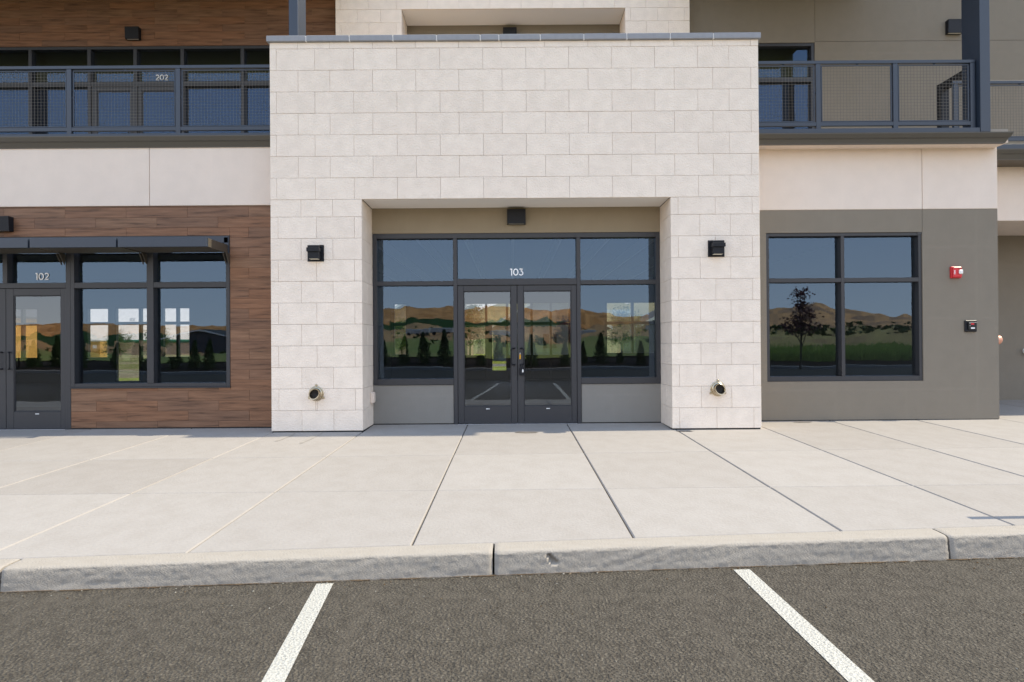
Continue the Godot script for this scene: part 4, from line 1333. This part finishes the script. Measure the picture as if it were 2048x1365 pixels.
func land_y(x: float, z: float, f: FastNoiseLite) -> float:
	var d := z + 9.7
	var u := x / d
	var mid := lut([[20.0, -0.0235], [22.0, -0.0225], [45, -0.002], [100, 0.0125], [200, 0.0255], [300, 0.037], [380, 0.040], [1500, 0.05]], z)
	var left := lut([[20.0, -0.0235], [45, -0.0165], [100, -0.0105], [160, 0.0], [240, 0.018], [330, 0.029], [1500, 0.033]], z)
	var right := lut([[20.0, -0.03], [45, -0.012], [100, 0.004], [300, 0.019], [420, 0.021], [1500, 0.03]], z)
	var slope := lerpf(mid, left, smoothstep(-0.3, -0.42, u))
	slope = lerpf(slope, right, smoothstep(0.3, 0.42, u))
	var y := 1.245 + slope * d
	if z > 320:
		var k := smoothstep(320, 900, z)
		var top: float = lut(SKYLINE, u) + 0.004 * f.get_noise_2d(u * 30, 3)
		var q := lerpf(slope, top, k)
		y = 1.245 + q * d + (f.get_noise_2d(x * 0.012, z * 0.006) * 9.0 + (0.5 - absf(f.get_noise_2d(x * 0.02 + 70, z * 0.008))) * 6.0 - 3.0) * k * (1 - smoothstep(800, 1000, z))
		if z > 1000: y -= (z - 1000) * 0.05
	else:
		y += f.get_noise_2d(x * 0.06, z * 0.05) * 0.02 * (z - 20)
	return y

const ORDINALS := ["first", "second", "third", "fourth", "fifth", "sixth", "seventh", "eighth", "ninth", "tenth", "eleventh", "twelfth", "thirteenth", "fourteenth", "fifteenth", "sixteenth", "seventeenth", "eighteenth", "nineteenth", "twentieth", "twenty first", "twenty second", "twenty third", "twenty fourth", "twenty fifth", "twenty sixth", "twenty seventh", "twenty eighth", "twenty ninth", "thirtieth", "thirty first", "thirty second", "thirty third", "thirty fourth", "thirty fifth", "thirty sixth", "thirty seventh", "thirty eighth", "thirty ninth", "fortieth", "forty first", "forty second", "forty third", "forty fourth", "forty fifth", "forty sixth", "forty seventh", "forty eighth", "forty ninth", "fiftieth"]

func surroundings():
	var f := noise(1.0, 5, FastNoiseLite.TYPE_SIMPLEX_SMOOTH, 101)
	var zs := [21.4, 22.2, 24.0, 27.0, 31.0, 36.0, 42.0, 50.0, 60.0, 70.0, 80.0, 92.0, 105.0, 120.0, 140.0, 160.0, 185.0, 210.0, 235.0, 260.0, 290.0, 320.0, 360.0, 400.0, 440.0, 480.0, 520.0, 560.0, 600.0, 650.0, 700.0, 750.0, 800.0, 850.0, 900.0, 950.0, 1000.0, 1200.0]
	var b := MB.new()
	b.colored = true
	var cols := 300
	var P := []
	for z: float in zs:
		var L := []
		for j in cols + 1:
			var u := lerpf(-1.25, 1.25, float(j) / cols)
			var x := u * (z + 9.7)
			L.append(Vector3(x, -0.05 + (0.55 if z > 22 else 0.0) * 0 + (land_y(x, z, f) if z > 21.9 else -0.15), z))
		P.append(L)
	for i in zs.size() - 1:
		for j in cols:
			var c: Vector3 = (P[i][j] + P[i + 1][j + 1]) / 2
			var nz := f.get_noise_2d(c.x * 0.08, c.z * 0.05)
			var u := c.x / (c.z + 9.7)
			var t: Color
			if c.z < 22: t = Color(0.03, 0.022, 0.016)
			elif c.z < 75 + nz * 12: t = Color(0.27, 0.31, 0.08).lerp(Color(0.36, 0.31, 0.1), clampf(0.4 + nz, 0, 1))
			elif c.z < 215 + u * 60 + nz * 14: t = Color(0.56, 0.28, 0.12).lerp(Color(0.70, 0.40, 0.18), clampf(0.5 + nz, 0, 1))
			elif c.z < 330 + u * 120 and u < 0.1: t = Color(0.04, 0.085, 0.022)
			else: t = Color(0.95, 0.43, 0.15).lerp(Color(0.66, 0.28, 0.09), clampf(0.35 + nz * 1.2 + f.get_noise_2d(c.x * 0.03 + 9, c.z * 0.012) * 1.6, 0, 1))
			if u > 0.4:
				if c.z < 60: t = Color(0.24, 0.31, 0.08).lerp(Color(0.42, 0.35, 0.11), clampf(0.3 + nz, 0, 1))
				elif c.z < 330: t = Color(0.52, 0.40, 0.14).lerp(Color(0.42, 0.27, 0.12), clampf(0.5 + nz, 0, 1))
				else: t = Color(0.90, 0.46, 0.20).lerp(Color(0.48, 0.27, 0.15), clampf(0.40 + nz * 1.2 + f.get_noise_2d(c.x * 0.025 + 9, c.z * 0.01) * 1.8, 0, 1))
			b.tint = t
			b.quad(P[i + 1][j], P[i + 1][j + 1], P[i][j + 1], P[i][j], Vector3.UP)
	var o := put(b.mesh(), "hills", M.land)
	tag(o, "dry brown hills and fields beyond the parking lot", "hills", "", "structure")
	# everything round about, one sheet out to the horizon
	b = MB.new()
	b.quad(Vector3(-2500, -1.2, 2500), Vector3(2500, -1.2, 2500), Vector3(2500, -1.2, -2500), Vector3(-2500, -1.2, -2500), Vector3.UP)
	b.colored = true
	for i in b.col.size(): b.col[i] = Color(0.2, 0.16, 0.08)
	tag(put(b.mesh(), "ground", M.land), "dry ground reaching to the horizon", "ground", "", "structure")
	# far kerb and planting bed
	var fk := base("far_kerb", Vector3.ZERO)
	tag(fk, "concrete kerb on the far side of the parking lot", "kerb", "", "structure")
	for k in 40: put(boxm(Vector3(-60 + k * 3.0, -0.25, 18.9), Vector3(-57.01 + k * 3.0, 0.06, 19.1), 0.02), "kerb_stone", M.concrete_0, fk)
	b = MB.new()
	for k in 60:
		var x0 := -60.0 + k * 2
		b.quad(Vector3(x0, 0.04, 19.1), Vector3(x0 + 2, 0.04, 19.1), Vector3(x0 + 2, 0.3, 20.9), Vector3(x0, 0.3, 20.9), Vector3.UP)
		b.quad(Vector3(x0, 0.3, 20.9), Vector3(x0 + 2, 0.3, 20.9), Vector3(x0 + 2, 0.42, 22.4), Vector3(x0, 0.42, 22.4), Vector3.UP)
	tag(put(b.mesh(), "planting_bed", M.mulch), "dark mulch bed behind the far kerb", "planting bed", "", "structure")
	var proto := conifer("small dark green arborvitae in the mulch bed across the parking lot", Vector3(0, 0.05, 20.0), 1.6, 0.45, 1900)
	var first := true
	var count := 0
	var x := -34.0
	while x < 7.5:
		x += rng.randf_range(0.85, 1.1)
		if rng.randf() < 0.12: x += 0.8
		var at := Vector3(x, 0.06, 19.9 + rng.randf_range(-0.2, 0.4))
		var bush: Node3D = proto
		if first:
			proto.position = at
		else:
			bush = copy_of(proto, at, rng.randf() * TAU, rng.randf_range(0.75, 1.2))
		first = false
		bush.set_meta("label", "small dark green arborvitae, %s from the left in the row across the parking lot" % ORDINALS[mini(count, 49)])
		count += 1
	leafy("plum_tree", "young plum leaved tree by the field, reflected in the right window", "tree", "", Vector3(13.9, -0.1, 18.0), 3.7, 0.95, 1300, M.leaf_plum, 0.07, 0.8)
	leafy("plum_tree", "young plum leaved tree across the parking lot, reflected in the entrance doors", "tree", "", Vector3(2.9, 0.1, 20.4), 2.4, 0.7, 1100, M.leaf_plum, 0.06, 0.6)
	# tall grass at the right
	var gb := MB.new()
	for k in 9000:
		var gz := 20.5 + pow(rng.randf(), 1.6) * 26
		var gx := rng.randf_range(0.36, 0.85) * (gz + 9.7)
		var gyy := land_y(gx, gz, f) - 0.1
		var hh := rng.randf_range(0.25, 0.6)
		var w := 0.05
		var l := rng.randf_range(-0.15, 0.15)
		gb.tri(Vector3(gx - w, gyy, gz), Vector3(gx + w, gyy, gz + rng.randf_range(-0.05, 0.05)), Vector3(gx + l, gyy + hh, gz))
	tag(put(gb.mesh(), "tall_grass", M.grass_blade), "tall grass in the field right of the parking lot", "grass", "", "stuff")
	# scattered far trees and bushes that read as one belt each
	var ft := MB.new()
	for k in 16: add_leaf(ft, Vector3(rng.randfn() * 0.5, 0.7 + rng.randfn() * 0.35, rng.randfn() * 0.5), 0.55)
	var mm := MultiMesh.new()
	mm.transform_format = MultiMesh.TRANSFORM_3D
	mm.mesh = ft.mesh()
	mm.instance_count = 900
	for k in 900:
		var fz := rng.randf_range(150, 330)
		var fu := rng.randf_range(0.36, 0.85)
		var sc := rng.randf_range(0.5, 1.7)
		if k > 560:
			fz = rng.randf_range(45, 170)
			fu = rng.randf_range(-0.95, 0.36)
			sc = rng.randf_range(0.2, 0.6)
		elif k < 300:
			fz = 318 + rng.randfn() * 10
		var fx := fu * (fz + 9.7)
		mm.set_instance_transform(k, Transform3D(Basis(Vector3.UP, rng.randf() * TAU).scaled(Vector3(sc, sc * rng.randf_range(0.7, 1.3), sc)), Vector3(fx, land_y(fx, fz, f) - 0.1, fz)))
	var fm := MultiMeshInstance3D.new()
	fm.name = "far_trees"
	fm.multimesh = mm
	fm.material_override = M.conifer_leaf
	add_child(fm)
	tag(fm, "far off belt of trees and bushes below the hills", "trees", "", "stuff")
	# light pole
	var lp := base("light_pole", Vector3(-24.0, ay(18.6), 23.2))
	tag(lp, "dark parking lot light pole reflected in the window of 102", "light pole")
	b = MB.new()
	b.tube(Vector3.ZERO, Vector3(0, 8.2, 0), 0.1, 0.08, 10)
	put(b.mesh(), "pole", M.lamp_black, lp)
	put(boxm(Vector3(-0.25, 8.1, -0.2), Vector3(0.6, 8.25, 0.2), 0.03), "lamp_head", M.lamp_black, lp)
	b = MB.new()
	b.tube(Vector3(0, -0.4, 0), Vector3(0, 0.6, 0), 0.28, 0.28, 14)
	put(b.mesh(), "pole_foot", M.concrete_1, lp)
	house("dark_house", "dark slate house with white trim across the fields, reflected in the window of 102", Vector3(-53, land_y(-53, 96, f) - 0.1, 96), 13, 9, 2.4, 1.7, M.house_slate, 0.1)
	var tn := 0
	for q in [[-66.0, 110.0, 4.0], [-18.5, 101.0, 2.8], [-16.0, 99.0, 1.8], [-13.0, 100.0, 4.5], [-2.0, 104.0, 4.0], [14.0, 104.0, 4.5], [32.0, 120.0, 3.5]]:
		var t := base("trailer", Vector3(q[0], land_y(q[0], q[1], f) + 0.5, q[1]))
		tag(t, "white trailer far off on the dirt field, %s from the left of seven" % ORDINALS[tn], "trailer", "trailers on the dirt field")
		tn += 1
		put(boxm(Vector3(-q[2] / 2, 0, -1.0), Vector3(q[2] / 2, 1.0, 1.0), 0.08), "box_body", M.steel_paint, t)
		for wx in [-0.3, 0.3]:
			var wm := MB.new()
			wm.tube(Vector3(wx * q[2], -0.15, -1.05), Vector3(wx * q[2], -0.15, -0.85), 0.35, 0.35, 12)
			put(wm.mesh(), "wheel", M.black_rubber, t)
	# ---- behind the building
	b = MB.new()
	b.colored = true
	for i in 24:
		for j in 12:
			var x0 := -66.0 + i * 5.0
			var z0 := -11.45 - j * 5.0
			var h0 := -0.1 - 0.006 * j
			b.tint = Color(0.38, 0.46, 0.07).lerp(Color(0.44, 0.44, 0.11), rng.randf() * 0.5) if j != 3 else Color(0.36, 0.34, 0.31)
			if x0 < -18 and j > 0: b.tint = Color(0.38, 0.33, 0.2).lerp(Color(0.25, 0.27, 0.09), rng.randf())
			b.quad(Vector3(x0, h0, z0), Vector3(x0 + 5, h0, z0), Vector3(x0 + 5, h0 - 0.006, z0 - 5), Vector3(x0, h0 - 0.006, z0 - 5), Vector3.UP)
	tag(put(b.mesh(), "lawn", M.land), "lawn and path behind the building, seen through its windows", "lawn", "", "structure")
	b = MB.new()
	b.colored = true
	for i in 60:
		for j in 6:
			var h := []
			for e in [[i, j], [i + 1, j], [i + 1, j + 1], [i, j + 1]]:
				var hx: float = -90.0 + e[0] * 8.0
				var hz: float = -75.0 - e[1] * 45.0
				var k: float = e[1] / 6.0
				var side := smoothstep(-60, 0, hx)
				h.append(Vector3(hx, -0.9 + k * (k * 26.0 * side + 2.0) + f.get_noise_2d(hx * 0.02, hz * 0.02) * 5.0 * k * side, hz))
			b.tint = Color(0.3, 0.29, 0.14).lerp(Color(0.42, 0.36, 0.2), rng.randf() * 0.6)
			b.quad(h[0], h[1], h[2], h[3], Vector3.UP)
	tag(put(b.mesh(), "back_hills", M.land), "pale dry hillside behind the houses", "hills", "", "structure")
	house("grey_house", "grey house with white gable trim behind the building, seen through the doors", Vector3(3.0, -0.2, -42), 9, 8, 2.8, 2.6, M.house_grey)
	house("tan_house", "tan house behind the building, left of the grey house", Vector3(-8.5, -0.2, -48), 9, 8, 3.0, 2.8, M.house_tan)
	house("slate_house", "slate house behind the building, right of the grey house", Vector3(15.5, -0.2, -44), 10, 8, 2.8, 2.4, M.house_slate)
	house("yellow_barn", "yellow barn far left behind the building", Vector3(-52.5, -0.2, -52), 8, 8, 4.4, 1.2, M.house_yellow)
	var tr := leafy("garden_tree", "leafy garden tree beside the grey house, seen through the doors", "tree", "garden trees behind the building", Vector3(-3.2, -0.2, -36), 4.2, 1.6, 5200, M.leaf_green, 0.085)
	var n := 0
	for q in [[-25.5, -40, 0.62], [-22.5, -42, 0.66], [8.8, -38, 0.9], [-15.0, -36, 0.6], [-20.3, -38, 0.62], [13.0, -36, 0.8], [-8.0, -34, 0.7], [-28.0, -33, 0.55], [-19.0, -30, 0.55], [-33.0, -46, 0.75]]:
		var c := copy_of(tr, Vector3(q[0], -0.2, q[1]), q[0], q[2])
		c.set_meta("label", ["broad leafy tree left behind the portable toilet", "second leafy tree behind the windows of 102", "garden tree between grey and slate house", "low leafy tree behind the back door of 102", "leafy tree right behind the windows of 102", "garden tree in front of the slate house", "small leafy tree in front of the tan house", "leafy tree beside the left back window of 102", "leafy tree nearest behind the right back window of 102", "tall leafy tree beside the portable toilet"][n])
		n += 1
	var pt := base("portable_toilet", Vector3(-44.0, -0.25, -53.7))
	tag(pt, "yellow portable toilet with white roof, seen through the window of 102", "portable toilet")
	put(boxm(Vector3(-0.55, 0.1, -0.55), Vector3(0.55, 2.0, 0.55), 0.04), "cabin", M.house_yellow, pt)
	put(boxm(Vector3(-0.6, 2.0, -0.6), Vector3(0.6, 2.22, 0.6), 0.1), "roof", M.white_paint, pt)
	put(boxm(Vector3(-0.4, 0.2, 0.55), Vector3(0.4, 1.9, 0.58), 0.01), "door", M.house_yellow, pt)
	put(boxm(Vector3(-0.2, 1.3, 0.585), Vector3(0.2, 1.65, 0.595)), "label_plate", M.white_paint, pt)
	var gs := base("long_shed", Vector3(-62, -0.2, -92))
	tag(gs, "long low shed with a green roof far behind the building", "shed")
	put(boxm(Vector3(-20, 0, -4), Vector3(20, 2.0, 4)), "wall", M.house_tan, gs)
	put(boxm(Vector3(-20.4, 2.0, -4.4), Vector3(20.4, 2.5, 4.4), 0.2), "roof", M.roof_green, gs)
